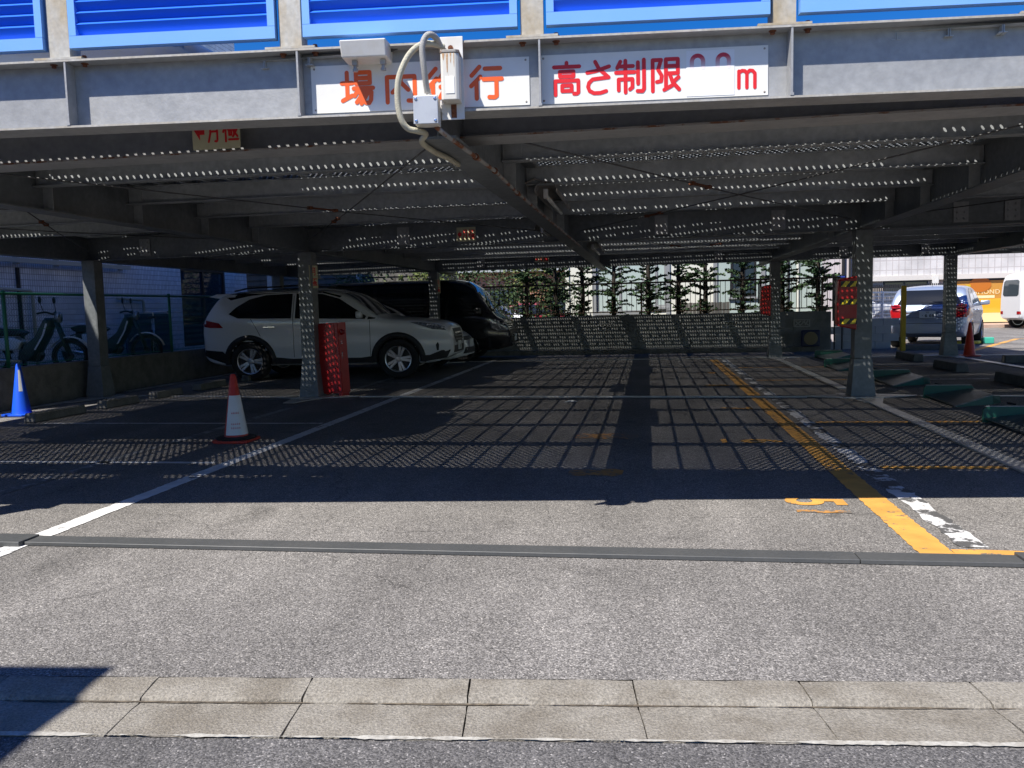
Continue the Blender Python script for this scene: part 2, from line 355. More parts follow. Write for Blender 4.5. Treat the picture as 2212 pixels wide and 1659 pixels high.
W_OLD = paint('old white paint', (0.70, 0.69, 0.67), (0.085, 0.083, 0.08), 0.50, 6.0)
W_FAINT = paint('faint white paint', (0.34, 0.34, 0.33), (0.14, 0.14, 0.135), 0.5, 9.0)
O_PAINT = paint('orange road paint', (0.72, 0.36, 0.075), (0.14, 0.12, 0.10), 0.33, 13.0, 0.32)
O_OLD = paint('old orange paint', (0.50, 0.24, 0.06), (0.16, 0.14, 0.12), 0.64, 16.0)
BLUE = mat('blue fence paint', (0.018, 0.16, 0.78), 0.4, 0, 0.4, 3.0, (0.035, 0.19, 0.72), spec=0.5)
BLUE_L = mat('light blue fence frame', (0.19, 0.42, 0.86), 0.4, 0, 0.3, 3.0, (0.24, 0.46, 0.88))
SIGNW = mat('white sign sheet', (0.80, 0.79, 0.74), 0.4, 0, 0.35, 6.0, (0.72, 0.70, 0.62))
STICK = mat('white sticker', (0.83, 0.83, 0.82), 0.45)
S_OR = mat('orange sign letters', (0.80, 0.115, 0.015), 0.45)
S_RED = mat('red sign letters', (0.70, 0.015, 0.02), 0.45)
CREAM = mat('cream sign plate', (0.62, 0.58, 0.36), 0.5, 0, 0.4, 8.0, (0.50, 0.46, 0.28))
BLACKM = mat('black rubber', (0.015, 0.015, 0.016), 0.7)
DARKM = mat('dark plastic', (0.03, 0.03, 0.032), 0.5)
WHITEP = mat('white enamel', (0.72, 0.71, 0.67), 0.45, 0, 0.5, 10.0, (0.60, 0.56, 0.47))

# ------------------------------------------------------------------ ground, road, lot
KS = 0.096; KC = 1/math.hypot(1, KS)
KM = Matrix(((KC, -KS*KC, 0, 0), (KS*KC, KC, 0, 2.703), (0, 0, 1, 0), (0, 0, 0, 1)))   # kerb frame: x along kerb, y into the lot
gnd = tag(MB().sheet([(-900, -900), (900, -900), (900, 900), (-900, 900)], -0.09).build('ground', A_ROAD), kind='structure')
road = tag(MB(KM).sheet([(-60, -9), (60, -9), (60, -0.295), (-60, -0.295)], -0.011).build('road', A_ROAD), kind='structure')
lot = tag(MB(KM).sheet([(-30, 0.105), (60, 0.105), (60, 34), (-30, 34)], 0.0).build('parking_lot', A_LOT), kind='structure')
# far pavement across the street on the right is added with the street

# gutter blocks: raised lip, small step, flat channel
kerb = tag(MB(KM).box(-20, 20, -0.286, 0.098, -0.10, -0.075).build('kerb', CONC), kind='structure')
def gutter_block(x0, x1, seed):
    r = random.Random(seed); r2 = r; mb = MB(KM); j = lambda a=0.006: r.uniform(-a, a)
    prof = [(-0.288, -0.008), (-0.19, -0.010), (-0.11, -0.014), (-0.066, -0.018), (-0.050, -0.018), (-0.043, -0.007), (-0.028, -0.003), (0.05, 0.002), (0.098, 0.002)]
    n = 7; vs = []; fs = []
    skew = -0.10
    for i in range(n+1):
        t = i/n
        for k, (y, z) in enumerate(prof):
            e0 = x0 + 0.0022; e1 = x1 - 0.0022
            x = e0 + (e1-e0)*t + (j(0.0022) if i in (0, n) else 0) - 0.10*(y+0.1)*(r2.uniform(-1, 1)*0 + 0.5)
            yy = y + (r.uniform(-0.012, 0.006) if k == 0 else j(0.0025))
            if k == len(prof)-1: yy = y + j(0.004)
            vs.append((x, yy, z + j(0.0012)))
    m = len(prof)
    for i in range(n):
        for k in range(m-1): fs.append((i*m+k, (i+1)*m+k, (i+1)*m+k+1, i*m+k+1))
    b = len(vs)
    for i in (0, n):
        for k in range(m): vs.append((vs[i*m+k][0], vs[i*m+k][1], -0.074))
    for k in range(m-1): fs.append((k, k+1, b+k+1, b+k)); fs.append((n*m+k+1, n*m+k, b+m+k, b+m+k+1))
    fs.append(tuple([i*m for i in range(n+1)] + [b+m, b])); fs.append(tuple([i*m+m-1 for i in range(n, -1, -1)] + [b+m-1, b+2*m-1]))
    mb.add(vs, fs)
    return mb.build('gutter_block', CONC, kerb, auto=50)
DIRT = mat('gutter dirt', (0.075, 0.06, 0.042), 0.95, 0, 0.8, 25.0, (0.16, 0.13, 0.09), fine=0.3, fscale=90); CEM = mat('cement smear', (0.40, 0.385, 0.34), 0.95, 0, 0.8, 20.0, (0.28, 0.26, 0.22), fine=0.2, fscale=90)
def smear(name, yc, w0, w1, z, m, seed, gap=0.0):
    r = random.Random(seed); x = -5.0; vs = []; fs = []
    a = w0
    while x < 5.0:
        a = min(w1, max(w0*.3, a + r.uniform(-.3, .3)*(w1-w0))); vs += [(x, yc-a/2, z), (x, yc+a*0.5, z)]; x += r.uniform(.006, .02)
    n = len(vs)//2
    for i in range(n-1):
        if r.random() > gap: fs.append((2*i, 2*i+2, 2*i+3, 2*i+1))
    MB(KM).add(vs, fs).build(name, m, kerb)
smear('dirt_line', -.053, .004, .016, -.0145, DIRT, 3, 0); smear('cement_edge', -.290, .003, .026, -.0048, CEM, 4, 0)
xs = -7.39
k = 0
while xs < 6.2:
    gutter_block(xs, xs+0.565, 100+k); xs += 0.565; k += 1

# painted markings (sheets 4 mm above the lot), edges ragged
def stripe(name, pts, wd, m, z=0.004, jit=0.006, step=0.07, seed=1, label=None):
    r = random.Random(seed); P = [Vector(p) for p in pts]; L = []; Rr = []
    for a, b in zip(P[:-1], P[1:]):
        d = b-a; n = max(1, int(d.length/step)); nr = Vector((-d.y, d.x)).normalized()
        for i in range(n + (1 if b is P[-1] else 0)):
            q = a + d*(i/n); L.append(q + nr*(wd/2 + r.uniform(-jit, jit*0.6))); Rr.append(q - nr*(wd/2 + r.uniform(-jit, jit*0.6)))
    vs = [(p.x, p.y, z) for p in L] + [(p.x, p.y, z) for p in Rr]; n = len(L)
    o = MB().add(vs, [(i+1, i, n+i, n+i+1) for i in range(n-1)]).build(name, m, lot)
    if label: o['label'] = label
    return o
stripe('white_line', [(-3.575, 3.75), (-3.60, 4.28), (-3.69, 12.1), (-3.76, 20.3)], 0.135, W_PAINT, seed=2, jit=0.007, step=0.035)
stripe('white_line', [(-4.80, 4.6), (-4.83, 7.2), (-4.85, 19.5)], 0.11, W_FAINT, seed=3)
stripe('white_line', [(-7.0, 6.64), (-3.76, 6.67)], 0.075, W_PAINT, seed=4)
stripe('white_line', [(-7.41, 9.15), (-3.76, 9.12)], 0.075, W_PAINT, seed=5)
stripe('white_line', [(-7.4, 11.75), (-3.8, 11.7)], 0.075, W_FAINT, seed=6)
stripe('white_line', [(-7.4, 14.27), (-3.8, 14.3)], 0.075, W_FAINT, seed=7)
stripe('white_line', [(-7.4, 17.2), (-3.85, 17.2)], 0.075, W_FAINT, seed=8)
stripe('orange_line', [(1.44, 4.375), (1.435, 6.0), (1.455, 12.0), (1.475, 19.3)], 0.175, O_PAINT, seed=9, jit=0.007, step=0.03)
stripe('orange_line', [(1.53, 4.425), (3.6, 4.425)], 0.115, O_PAINT, seed=10, jit=0.01)
stripe('white_line', [(1.665, 4.53), (1.68, 12.0), (1.71, 19.3)], 0.145, W_OLD, seed=11, jit=0.018)
stripe('orange_line', [(1.77, 6.68), (2.66, 6.71)], 0.10, O_PAINT, seed=12, z=0.0045)
stripe('orange_line', [(1.77, 9.17), (3.40, 9.19)], 0.09, O_PAINT, seed=13, z=0.0045)
stripe('orange_line', [(1.77, 11.66), (2.4, 11.66)], 0.07, O_PAINT, seed=14, z=0.0045)
stripe('orange_line', [(1.77, 14.1), (3.4, 14.05)], 0.08, O_PAINT, seed=15, z=0.0045)
stripe('orange_line', [(1.77, 16.9), (5.4, 16.7)], 0.08, O_PAINT, seed=16, z=0.0045)
stripe('white_line', [(3.2, 14.0), (5.3, 14.02)], 0.10, W_PAINT, seed=17, z=0.0042)
stripe('white_line', [(4.15, 11.58), (5.6, 11.62)], 0.10, W_PAINT, seed=18)
stripe('white_line', [(3.1, 19.58), (5.45, 19.45)], 0.10, W_PAINT, seed=19)
stripe('white_line', [(5.7, 14.2), (8.5, 14.3)], 0.09, W_FAINT, seed=20)
stripe('orange_line', [(6.2, 22.0), (7.4, 25.8)], 0.13, O_PAINT, seed=21)
stripe('orange_line', [(7.6, 21.2), (10.9, 26.9)], 0.16, O_PAINT, seed=22)
stripe('orange_line', [(7.2, 22.9), (9.3, 26.4)], 0.14, O_PAINT, seed=23)
stripe('orange_line', [(10.9, 26.9), (17, 27.5)], 0.12, O_PAINT, seed=24)
stripe('white_line', [(8.6, 24.2), (16, 25.6)], 0.07, W_FAINT, seed=25)
# worn patches of old orange lettering
stripe('faded_mark', [(-0.72, 8.22), (-0.1, 8.2)], 0.34, O_OLD, seed=31, jit=0.06, label='faint remains of orange lettering')
stripe('faded_mark', [(-0.62, 6.40), (-0.2, 6.38)], 0.24, O_OLD, seed=32, jit=0.06)
stripe('faded_mark', [(0.9, 5.25), (1.22, 5.24)], 0.06, O_OLD, seed=33, jit=0.02)
def bay_number(txt, x, y, s=1.0):
    M = Matrix.Translation((x, y, 0.0042)) @ Matrix.Rotation(R(-90), 4, 'Z')
    return text_mesh(txt, 0.50*s, O_PAINT, 'bay_number', lot, M @ Matrix.Diagonal((0.88, 1.0, 1, 1)), 0.0003, offset=0.013)
bay_number('5', 1.04, 5.50); bay_number('6', 1.02, 7.92); bay_number('7', 1.05, 10.4); bay_number('8', 1.05, 13.3); bay_number('9', 1.05, 15.7)
stripe('orange_line', [(0.70, 7.83), (0.70, 8.02)], 0.05, O_PAINT, seed=34)

# ------------------------------------------------------------------ the parking deck
deck = empty('parking_deck', (0, 0, 0), 0, 'grey galvanised steel parking deck on square columns over the lot', 'parking deck')
GS = 0.09; GC = 1/math.hypot(1, GS)
GM = Matrix(((GC, -GS*GC, 0, 0), (GS*GC, GC, 0, 4.31), (0, 0, 1, 0), (0, 0, 0, 1)))   # girder frame: x along, y into deck
ZD = 2.612
def gy(x): return 4.31 + GS*x
# front girder
g = MB(GM); g.box(-9.6, 11, 0.0, 0.175, 2.296, 2.308); g.box(-9.6, 11, 0.083, 0.090, 2.308, 2.634); g.box(-9.6, 11, 0.0, 0.175, 2.634, 2.646)
girder = g.build('front_girder', GALV, deck)
# worn tan edge strips of the flanges
e = MB(GM); e.box(-9.6, 11, -0.0015, 0.0, 2.297, 2.307); e.box(-9.6, 11, -0.0015, 0.0, 2.635, 2.645); e.build('flange_edge', FLEDGE, girder)
POSTS = [-9.22 + 1.242*i for i in range(16)]
stf = None
for u in POSTS:
    u += 0.0
    if stf is None:
        me = MB(); me.box(-0.005, 0.005, 0.0, 0.081, 2.309, 2.633); me.box(-0.009, 0.009, -0.004, 0.002, 2.309, 2.322)
        stf = me.build('stiffener', GALV, girder); stf.matrix_local = GM @ Matrix.Translation((u, 0, 0))
    else:
        o = inst(stf, girder); o.matrix_local = GM @ Matrix.Translation((u, 0, 0))
def bolt_mesh(r=0.012, h=0.016):
    mb = MB(); mb.lathe([(r*1.6, 0), (r*1.6, 0.003), (r, 0.003), (r, h)], 8); return mb
bm_ = bolt_mesh().mesh('bolt', RUST)
for u in POSTS[4:10]:
    for du in (-0.085, 0.085):
        for zz_, fl in ((2.658, 1), (2.634, -1)):
            o = bpy.data.objects.new('bolt', bm_); link(o, girder)
            o.matrix_local = GM @ Matrix.Translation((u+du, 0.045, zz_)) @ (Matrix.Identity(4) if fl > 0 else Matrix.Rotation(R(180), 4, 'X'))
# second cross beam and the other cross beams
def hbeam_x(name, x0, x1, y, z0, H, B, m=BEAM, tw=0.008, tf=0.012, y1=None):
    mb = MB(); y1 = y if y1 is None else y1
    def bx(a, b, c, d):
        mb.add([(x0,y+a,c),(x1,y1+a,c),(x1,y1+b,c),(x0,y+b,c),(x0,y+a,d),(x1,y1+a,d),(x1,y1+b,d),(x0,y+b,d)],
               [(3,2,1,0),(4,5,6,7),(0,1,5,4),(1,2,6,5),(2,3,7,6),(3,0,4,7)])
    bx(-B/2, B/2, z0, z0+tf); bx(-tw/2, tw/2, z0+tf, z0+H-tf); bx(-B/2, B/2, z0+H-tf, z0+H)
    return mb.build(name, m, deck)
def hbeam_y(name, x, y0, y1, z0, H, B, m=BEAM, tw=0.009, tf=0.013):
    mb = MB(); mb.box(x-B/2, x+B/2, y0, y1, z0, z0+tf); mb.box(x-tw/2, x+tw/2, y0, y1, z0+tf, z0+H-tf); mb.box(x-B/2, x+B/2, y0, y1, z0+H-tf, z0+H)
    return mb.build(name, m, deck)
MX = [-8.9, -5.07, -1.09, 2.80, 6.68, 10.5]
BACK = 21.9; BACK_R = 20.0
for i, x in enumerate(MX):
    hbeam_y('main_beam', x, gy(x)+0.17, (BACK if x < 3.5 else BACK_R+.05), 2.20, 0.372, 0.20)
b2 = hbeam_x('cross_beam', -9.0, 10.6, 5.02, 2.3, 0.27, 0.24, GALV)
e = MB(); e.box(-9.0, 10.6, 4.896, 4.8985, 2.3005, 2.3115); e.build('rusty_edge', RUSTY, b2)
for y, y1, x0, x1 in ((12.25, 11.35, -9.0, 10.6), (19.75, 19.55, -9.0, 10.6)):
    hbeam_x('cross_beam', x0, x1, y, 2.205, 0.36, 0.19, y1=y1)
hbeam_x('cross_beam', -9.0, 6.9, 21.84, 2.30, 0.27, 0.10)
# joists between main beams
JY = [6.36, 7.63, 8.90, 10.15, 13.2, 14.5, 15.8, 17.1, 18.4, 20.6]
for x_ in (-7.9, -6.6, -3.9, -2.5, 0.1, 1.45, 4.1, 5.4):  # stringers added to cast slanted stripes of shade on the back wall
    hbeam_y('shadow_stringer', x_, 19.85, 21.8, 2.42, 0.15, 0.13, GALV_D)
jm = None
for i in range(len(MX)-1):
    x0 = MX[i]+0.012; x1 = MX[i+1]-0.012
    mb = MB(); H = 0.172; B = 0.095
    mb.box(x0, x1, -B/2, B/2, 2.40, 2.408); mb.box(x0, x1, -0.003, 0.003, 2.408, 2.40+H-0.008); mb.box(x0, x1, -B/2, B/2, 2.40+H-0.008, 2.40+H)
    jme = mb.mesh('joist', GALV_D)
    for y in JY:
        o = bpy.data.objects.new('joist', jme); link(o, deck); o.location = (0, y, 0)
    # end brackets with two bolts, each side of the beam webs
    for y in JY[:4]:
        for x, sgn in ((x0+0.085, 1), (x1-0.085, -1)):
            o = MB().box(x-0.06, x+0.06, y-0.012, y-0.0035, 2.42, 2.55).add([], []).build('end_bracket', GALV_D, deck)
# web stiffener plates on main beams (seen as pale uprights)
sp = None
for x in MX[1:4]:
    for y in JY[:5]:
        for sgn in (-1, 1):
            if sp is None:
                sp = MB().box(-0.045, 0.045, -0.004, 0.004, 2.2135, 2.558).build('web_stiffener', GALV_D, deck); sp.location = (x+sgn*0.05, y+0.08, 0)
            else:
                inst(sp, deck, (x+sgn*0.05, y+0.08, 0))
# bolted splice plates on the cross beams
spm = MB(); spm.box(-0.09, 0.09, -0.012, 0.0, -0.13, 0.13)
for a in (-0.045, 0.045):
    for b in (-0.08, 0.0, 0.08):
        spm.lathe([(0.02, 0), (0.02, 0.006), (0.014, 0.006), (0.014, 0.018)], 8, Matrix.Translation((a, -0.012, b)) @ Matrix.Rotation(R(90), 4, 'X'))
spme = spm.mesh('splice_plate', GALV)
for x, y in ((-7.85, 12.19), (-3.55, 11.99), (0.2, 11.82), (1.75, 11.75), (4.0, 11.65), (4.6, 11.62), (-3.9, 19.55), (1.6, 19.55), (4.3, 19.50), (6.0, 19.5)):
    o = bpy.data.objects.new('splice_plate', spme); link(o, deck); o.location = (x, y-0.008, 2.385)

# perforated deck planks: real holes, one shared mesh
def plank_mesh(L):
    mb = MB(); W = 0.2415; hx_ = W/8; rows = int(L/0.0535); py = L/rows; r = 0.0114
    vs = mb.v; fs = mb.f
    def cell(x0, x1, y0, y1, hole=True):
        b = len(vs)
        vs.extend([(x0,y0,0),(x1,y0,0),(x1,y1,0),(x0,y1,0)])
        if not hole: fs.append((b, b+1, b+2, b+3)); return
        cx = (x0+x1)/2; cy = (y0+y1)/2
        for k in range(12):
            a = R(30*k); vs.append((cx+r*math.cos(a), cy+r*math.sin(a), 0))
        H = lambda k: b+4+(k % 12)
        fs.extend([(b+1, b+2, H(1), H(0), H(11)), (b+2, b+3, H(4), H(3), H(2), H(1)), (b+3, b, H(7), H(6), H(5), H(4)), (b, b+1, H(11), H(10), H(9), H(8), H(7))])
        c = len(vs)
        for k in range(12):
            a = R(30*k); vs.append((cx+r*math.cos(a), cy+r*math.sin(a), -0.009))
        for k in range(12): fs.append((b+4+k, b+4+(k+1) % 12, c+(k+1) % 12, c+k))
    ends = 2
    for i in range(rows):
        y0 = i*py; y1 = y0+py
        if i < ends or i >= rows-ends: cell(-W/2, W/2, y0, y1, False); continue
        for k in range(8): cell(-W/2+k*hx_, -W/2+(k+1)*hx_, y0, y1, (k+i) % 2 == 0)
    mb.box(-W/2, -W/2+0.003, 0, L, -0.038, -0.0005); mb.box(W/2-0.003, W/2, 0, L, -0.038, -0.0005)
    mb.box(-W/2+0.003, -W/2+0.018, 0, L, -0.038, -0.035); mb.box(W/2-0.018, W/2-0.003, 0, L, -0.038, -0.035)
    return mb.mesh('deck_plank', DECK)
PM = {}
x = -8.96; PW = 0.2455
while x < 10.6:
    y = gy(x)+0.165; yend = BACK if x < 2.95 else (21.9 if x < 7.5 else 19.55)
    n = 3; L = round((yend-y)/n, 1)
    for i in range(n):
        if L not in PM: PM[L] = plank_mesh(L)
        o = bpy.data.objects.new('deck_plank', PM[L]); link(o, deck); o.location = (x, yend-(n-i)*L+0.002*i, ZD)
    x += PW
# columns with flared feet
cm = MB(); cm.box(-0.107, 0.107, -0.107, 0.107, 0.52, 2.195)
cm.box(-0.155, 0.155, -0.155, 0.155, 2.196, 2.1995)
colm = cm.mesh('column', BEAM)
fm = MB(); fm.frustum(0, 0, 0.022, 0.155, 0.155, 0.515, 0.112, 0.112); footm = fm.mesh('column_foot', BEAM)
bp = MB(); bp.prism([(-0.26, -0.26), (0.26, -0.26), (0.26, 0.26), (-0.26, 0.26)], 0.006, 0.02)
bp.prism([(-0.72, -0.03), (-0.27, -0.22), (-0.27, 0.20), (-0.70, 0.03)], 0.006, 0.016); bp.prism([(0.72, 0.03), (0.27, 0.20), (0.27, -0.22), (0.70, -0.03)], 0.006, 0.016)
bp.prism([(-0.10, -0.85), (0.06, -0.85), (0.22, -0.27), (-0.22, -0.27)], 0.006, 0.015)
bpm = bp.mesh('base_plate', TIE)
COLS = [(-8.78, 12.15), (-5.07, 11.98), (2.80, 11.62), (6.68, 11.45), (-8.9, 19.2), (-5.07, 19.55), (2.88, 19.8), (6.56, 19.62), (10.5, 19.5)] + [(x_, gy(x_)+0.08) for x_ in (-8.9, -5.07, 2.8, 6.68)]
for x_, y_ in COLS:
    c = bpy.data.objects.new('column', colm); link(c, deck); c.location = (x_, y_, 0)
    f = bpy.data.objects.new('column_foot', footm); link(f, c)
    b = bpy.data.objects.new('base_plate', bpm); link(b, c)
    bv = c.modifiers.new('bevel', 'BEVEL'); bv.width = 0.018; bv.segments = 2; bv.limit_method = 'ANGLE'
# steel ties lying on the ground between the feet
def tie(p0, p1, wd, m=TIE, t=0.011, z=0.002):
    a = Vector(p0); b = Vector(p1); d = (b-a).normalized(); n = Vector((-d.y, d.x))*wd/2
    mb = MB(); mb.prism([tuple(a-n), tuple(b-n), tuple(b+n), tuple(a+n)][::1], z, z+t)
    return mb.build('ground_tie', m, deck, bevel=0.002, seg=1)
tie((-3.55, 4.215), (1.02, 4.262), 0.135, TIED, 0.022); tie((1.025, 4.262), (1.78, 4.270), 0.135, TIED, 0.022)
tie((-5.0, 4.18), (-3.56, 4.20), 0.17, TIED, 0.030); tie((1.785, 4.275), (2.6, 4.29), 0.165, TIED, 0.032)
tie((-4.3, 11.95), (2.1, 11.56), 0.085, TIE, 0.016); tie((-4.3, 19.75), (2.2, 19.72), 0.10, TIE, 0.014)
tie((2.765, 5.2), (2.775, 10.75), 0.145, TIE, 0.016); tie((2.80, 12.6), (2.87, 18.95), 0.14, TIE, 0.016)
tie((6.66, 12.3), (6.60, 18.8), 0.15, TIE, 0.016); tie((3.55, 11.6), (6.0, 11.47), 0.085, TIE, 0.012)
tie((3.6, 19.75), (5.85, 19.62), 0.085, TIE, 0.012); tie((7.2, 19.6), (10.0, 19.5), 0.085, TIE, 0.012)
tie((-8.2, 12.3), (-5.8, 12.03), 0.085, TIE, 0.012)
tie((-8.86, 5.0), (-8.9, 11.6), 0.13, TIE, 0.014); tie((-8.9, 13.0), (-8.9, 18.5), 0.13, TIE, 0.014)
# wind brace rods with turnbuckles
ROD = mat('dark brace rod', (0.10, 0.10, 0.098), 0.6, 0.2)
def brace(p0, p1, t, m=ROD):
    a = Vector(p0); b = Vector(p1)
    o = MB().tube([a, a.lerp(b, 0.5)+Vector((0, 0, -0.02)), b], 0.0062, 6).build('brace_rod', m, deck, smooth=True)
    c = a.lerp(b, t) + Vector((0, 0, -0.015)); d = (b-a).normalized(); s = d.cross(zz).normalized()*0.018
    mb = MB(); mb.tube([c-d*0.16+s, c+d*0.16+s], 0.008, 6); mb.tube([c-d*0.16-s, c+d*0.16-s], 0.008, 6); mb.bar(c-d*0.18, c-d*0.14, 0.05, 0.03); mb.bar(c+d*0.14, c+d*0.18, 0.05, 0.03)
    mb.build('turnbuckle', RUST, o, smooth=False)
brace((-0.95, 5.1, 2.36), (2.6, 11.4, 2.33), 0.40); brace((2.6, 5.2, 2.36), (-0.9, 11.6, 2.33), 0.72)
brace((-8.6, 6.0, 2.36), (-5.3, 7.5, 2.36), 0.5)
brace((-4.9, 11.6, 2.33), (-1.3, 5.2, 2.36), 0.4); brace((-4.8, 5.2, 2.36), (-1.3, 11.6, 2.33), 0.45)
brace((-8.7, 6.2, 2.36), (-5.2, 11.7, 2.33), 0.3); brace((-5.3, 6.2, 2.36), (-8.7, 12.0, 2.33), 0.35)
brace((-0.9, 12.2, 2.33), (2.6, 19.5, 2.33), 0.4); brace((2.6, 12.2, 2.33), (-0.9, 19.5, 2.33), 0.4)
brace((3.0, 5.4, 2.36), (6.5, 11.3, 2.33), 0.4); brace((6.5, 5.6, 2.36), (3.0, 11.3, 2.33), 0.4)

# ------------------------------------------------------------------ blue louvre fence on the girder
fence = empty('louvre_fence', GM @ Vector((0, 0, 2.646)), math.atan(GS), 'bright blue metal louvre fence with stained posts on the deck edge', 'fence')
pm = MB(); pm.box(-0.0575, 0.0575, 0.02, 0.12, 0.0125, 1.30); pm.box(-0.0585, 0.0585, 0.019, 0.121, 1.3005, 1.31)
pmesh = pm.mesh('fence_post', TAN); bpl = MB().box(-0.13, 0.13, 0.0, 0.135, 0.001, 0.012).mesh('post_base', TAN)
PWD = 1.242-0.145
fr = MB(); a0 = -PWD/2; a1 = PWD/2; ZB = 0.054; ZT = 1.22
fr.box(a0, a1, -0.004, 0.045, ZB, ZB+0.0605); fr.box(a0, a1, -0.004, 0.045, ZT, ZT+0.05); fr.box(a0, a0+0.038, -0.003, 0.044, ZB+0.0625, ZT-0.0005); fr.box(a1-0.038, a1, -0.003, 0.044, ZB+0.0625, ZT-0.0005)
frm = fr.mesh('louvre_frame', BLUE_L)
sv = MB(); sv.add([(a0+0.038, 0.0, 0.0), (a1-0.038, 0.0, 0.0), (a1-0.038, 0.016, 0.013), (a0+0.038, 0.016, 0.013), (a0+0.038, 0.043, -0.062), (a1-0.038, 0.043, -0.062), (a1-0.038, 0.057, -0.049), (a0+0.038, 0.057, -0.049)],
      [(0,3,2,1),(4,5,6,7),(0,1,5,4),(1,2,6,5),(2,3,7,6),(3,0,4,7)])
slm = sv.mesh('louvre_slat', BLUE)
for i, u in enumerate(POSTS):
    p = bpy.data.objects.new('fence_post', pmesh); link(p, fence); p.location = (u-0.035, 0, 0)
    b = bpy.data.objects.new('post_base', bpl); link(b, p)
    if i < len(POSTS)-1:
        f = bpy.data.objects.new('louvre_frame', frm); link(f, fence); f.location = (u+1.242/2-0.035, 0, 0)
        z = ZB+0.062+0.056
        while z < ZT:
            s = bpy.data.objects.new('louvre_slat', slm); link(s, f); s.location = (0, 0, z); z += 0.0565

# ------------------------------------------------------------------ the two boards between the stiffeners
def board(name, u0, u1, z0, z1, y, label, tilt=0.0):
    t = empty(name, GM @ Vector(((u0+u1)/2, y, z0)), math.atan(GS), label, 'sign')
    w_ = (u1-u0); h_ = z1-z0
    s = MB().box(-w_/2, w_/2, 0.0, 0.004, 0.0, h_).build('sheet', SIGNW, t)
    for sx_ in (-w_/2+.018, w_/2-.018):
        for sz_ in (.016, h_-.016): MB().lathe([(.0055, 0), (.0055, .0015), (.002, .003)], 8, Matrix.Translation((sx_, 0, sz_)) @ Matrix.Rotation(R(90), 4, 'X')).build('screw', RUSTY, s)
    return t, w_, h_
SM = Matrix.Rotation(R(90), 4, 'X')      # xy of a glyph -> xz of the board, facing -y
def letters(t, lines_of, wd, m, y=-0.0012, name='lettering'):
    return strokes(lines_of, wd, Matrix.Translation((0, y, 0)) @ SM).build(name, m, t)
t, w_, h_ = board('warning_sign', -1.722, -0.582, 2.335, 2.575, 0.0780, 'white board with orange characters asking for slow driving, behind the grey switch boxes')
cx0 = (-1.722-0.582)/2
for nm, u in (('ba', -1.563), ('nai', -1.335), ('jo', -1.118), ('ko', -0.893)):
    letters(t, glyph(nm, u-cx0, 0.034, 0.172 if nm != 'jo' else 0.165, 0.176), 0.0222, S_OR, name='character')
t, w_, h_ = board('height_limit_sign', -0.527, 0.618, 2.334, 2.577, 0.0780, 'white board with red characters giving the height limit in metres')
cx0 = (-0.527+0.618)/2
for nm, u, ww in (('taka', -0.466, 0.150), ('sa', -0.297, 0.135), ('sei', -0.147, 0.158), ('gen', 0.032, 0.150)):
    letters(t, glyph(nm, u-cx0, 0.036, ww, 0.168), 0.0195, S_RED, name='character')
letters(t, glyph('m', 0.466-cx0, 0.036, 0.094, 0.093), 0.0175, S_RED, name='character')
st = MB().box(0.213-cx0, 0.451-cx0, -0.002, -0.0005, 0.008, 0.231).build('sticker', STICK, t)
FADE = bpy.data.materials.new('faded red print'); FADE.use_nodes = True; n_ = FADE.node_tree.nodes; l_ = FADE.node_tree.links
ge = n_.new('ShaderNodeNewGeometry'); sx_ = n_.new('ShaderNodeSeparateXYZ'); l_.new(ge.outputs['Position'], sx_.inputs[0])
mr_ = n_.new('ShaderNodeMapRange'); mr_.inputs[1].default_value = 2.475; mr_.inputs[2].default_value = 2.535; l_.new(sx_.outputs[2], mr_.inputs[0])
mx_ = n_.new('ShaderNodeMix'); mx_.data_type = 'RGBA'; mx_.inputs[6].default_value = (0.82, 0.80, 0.80, 1); mx_.inputs[7].default_value = (0.55, 0.03, 0.05, 1); l_.new(mr_.outputs[0], mx_.inputs[0])
l_.new(mx_.outputs[2], n_['Principled BSDF'].inputs['Base Color']); n_['Principled BSDF'].inputs['Roughness'].default_value = 0.5
for u in (0.268, 0.396):
    arcp = [(u-cx0-0.028, 0.146)] + [(u-cx0 + 0.028*math.cos(R(180-180*k/10)), 0.178 + 0.028*math.sin(R(180-180*k/10))) for k in range(11)] + [(u-cx0+0.028, 0.146)]
    letters(t, [arcp], 0.021, FADE, -0.0022, 'faded_digit')
# ------------------------------------------------------------------ points in space from the survey of the photograph
def sray(x, y): return fw + cr*((x-1106)/1790.0) - cu*((y-829.5)/1790.0)
CO = Vector((0, 0, CAM_H))
def atY(x, y, Y): d = sray(x, y); return CO + d*(Y/d.y)
def atZ(x, y, z): d = sray(x, y); return CO + d*((z-CAM_H)/d.z)
def atX(x, y, X): d = sray(x, y); return CO + d*(X/d.x)

# ------------------------------------------------------------------ vehicles
GLASS = mat('dark car glass', (0.012, 0.014, 0.016), 0.06, 0, spec=0.6)
GLASS_L = mat('light car glass', (0.05, 0.065, 0.075), 0.06, 0, spec=0.7)
CHROME = mat('chrome trim', (0.75, 0.75, 0.76), 0.15, 1.0)
ALLOY = mat('alloy rim', (0.55, 0.55, 0.56), 0.3, 0.9)
ALLOY_D = mat('brake and hub', (0.05, 0.05, 0.05), 0.6, 0.5)
TYRE = mat('tyre rubber', (0.018, 0.018, 0.019), 0.85)
LAMP = mat('headlamp lens', (0.35, 0.37, 0.40), 0.08, 0.3, 0.9, 30.0, (0.08, 0.08, 0.09), spec=0.8)
TAIL = mat('tail lamp lens', (0.35, 0.008, 0.012), 0.15, 0, spec=0.7)
PLATE = mat('number plate', (0.78, 0.79, 0.77), 0.4)
PLATE_T = mat('number plate digits', (0.01, 0.035, 0.025), 0.5)
CLAD = mat('black cladding', (0.02, 0.02, 0.021), 0.55)
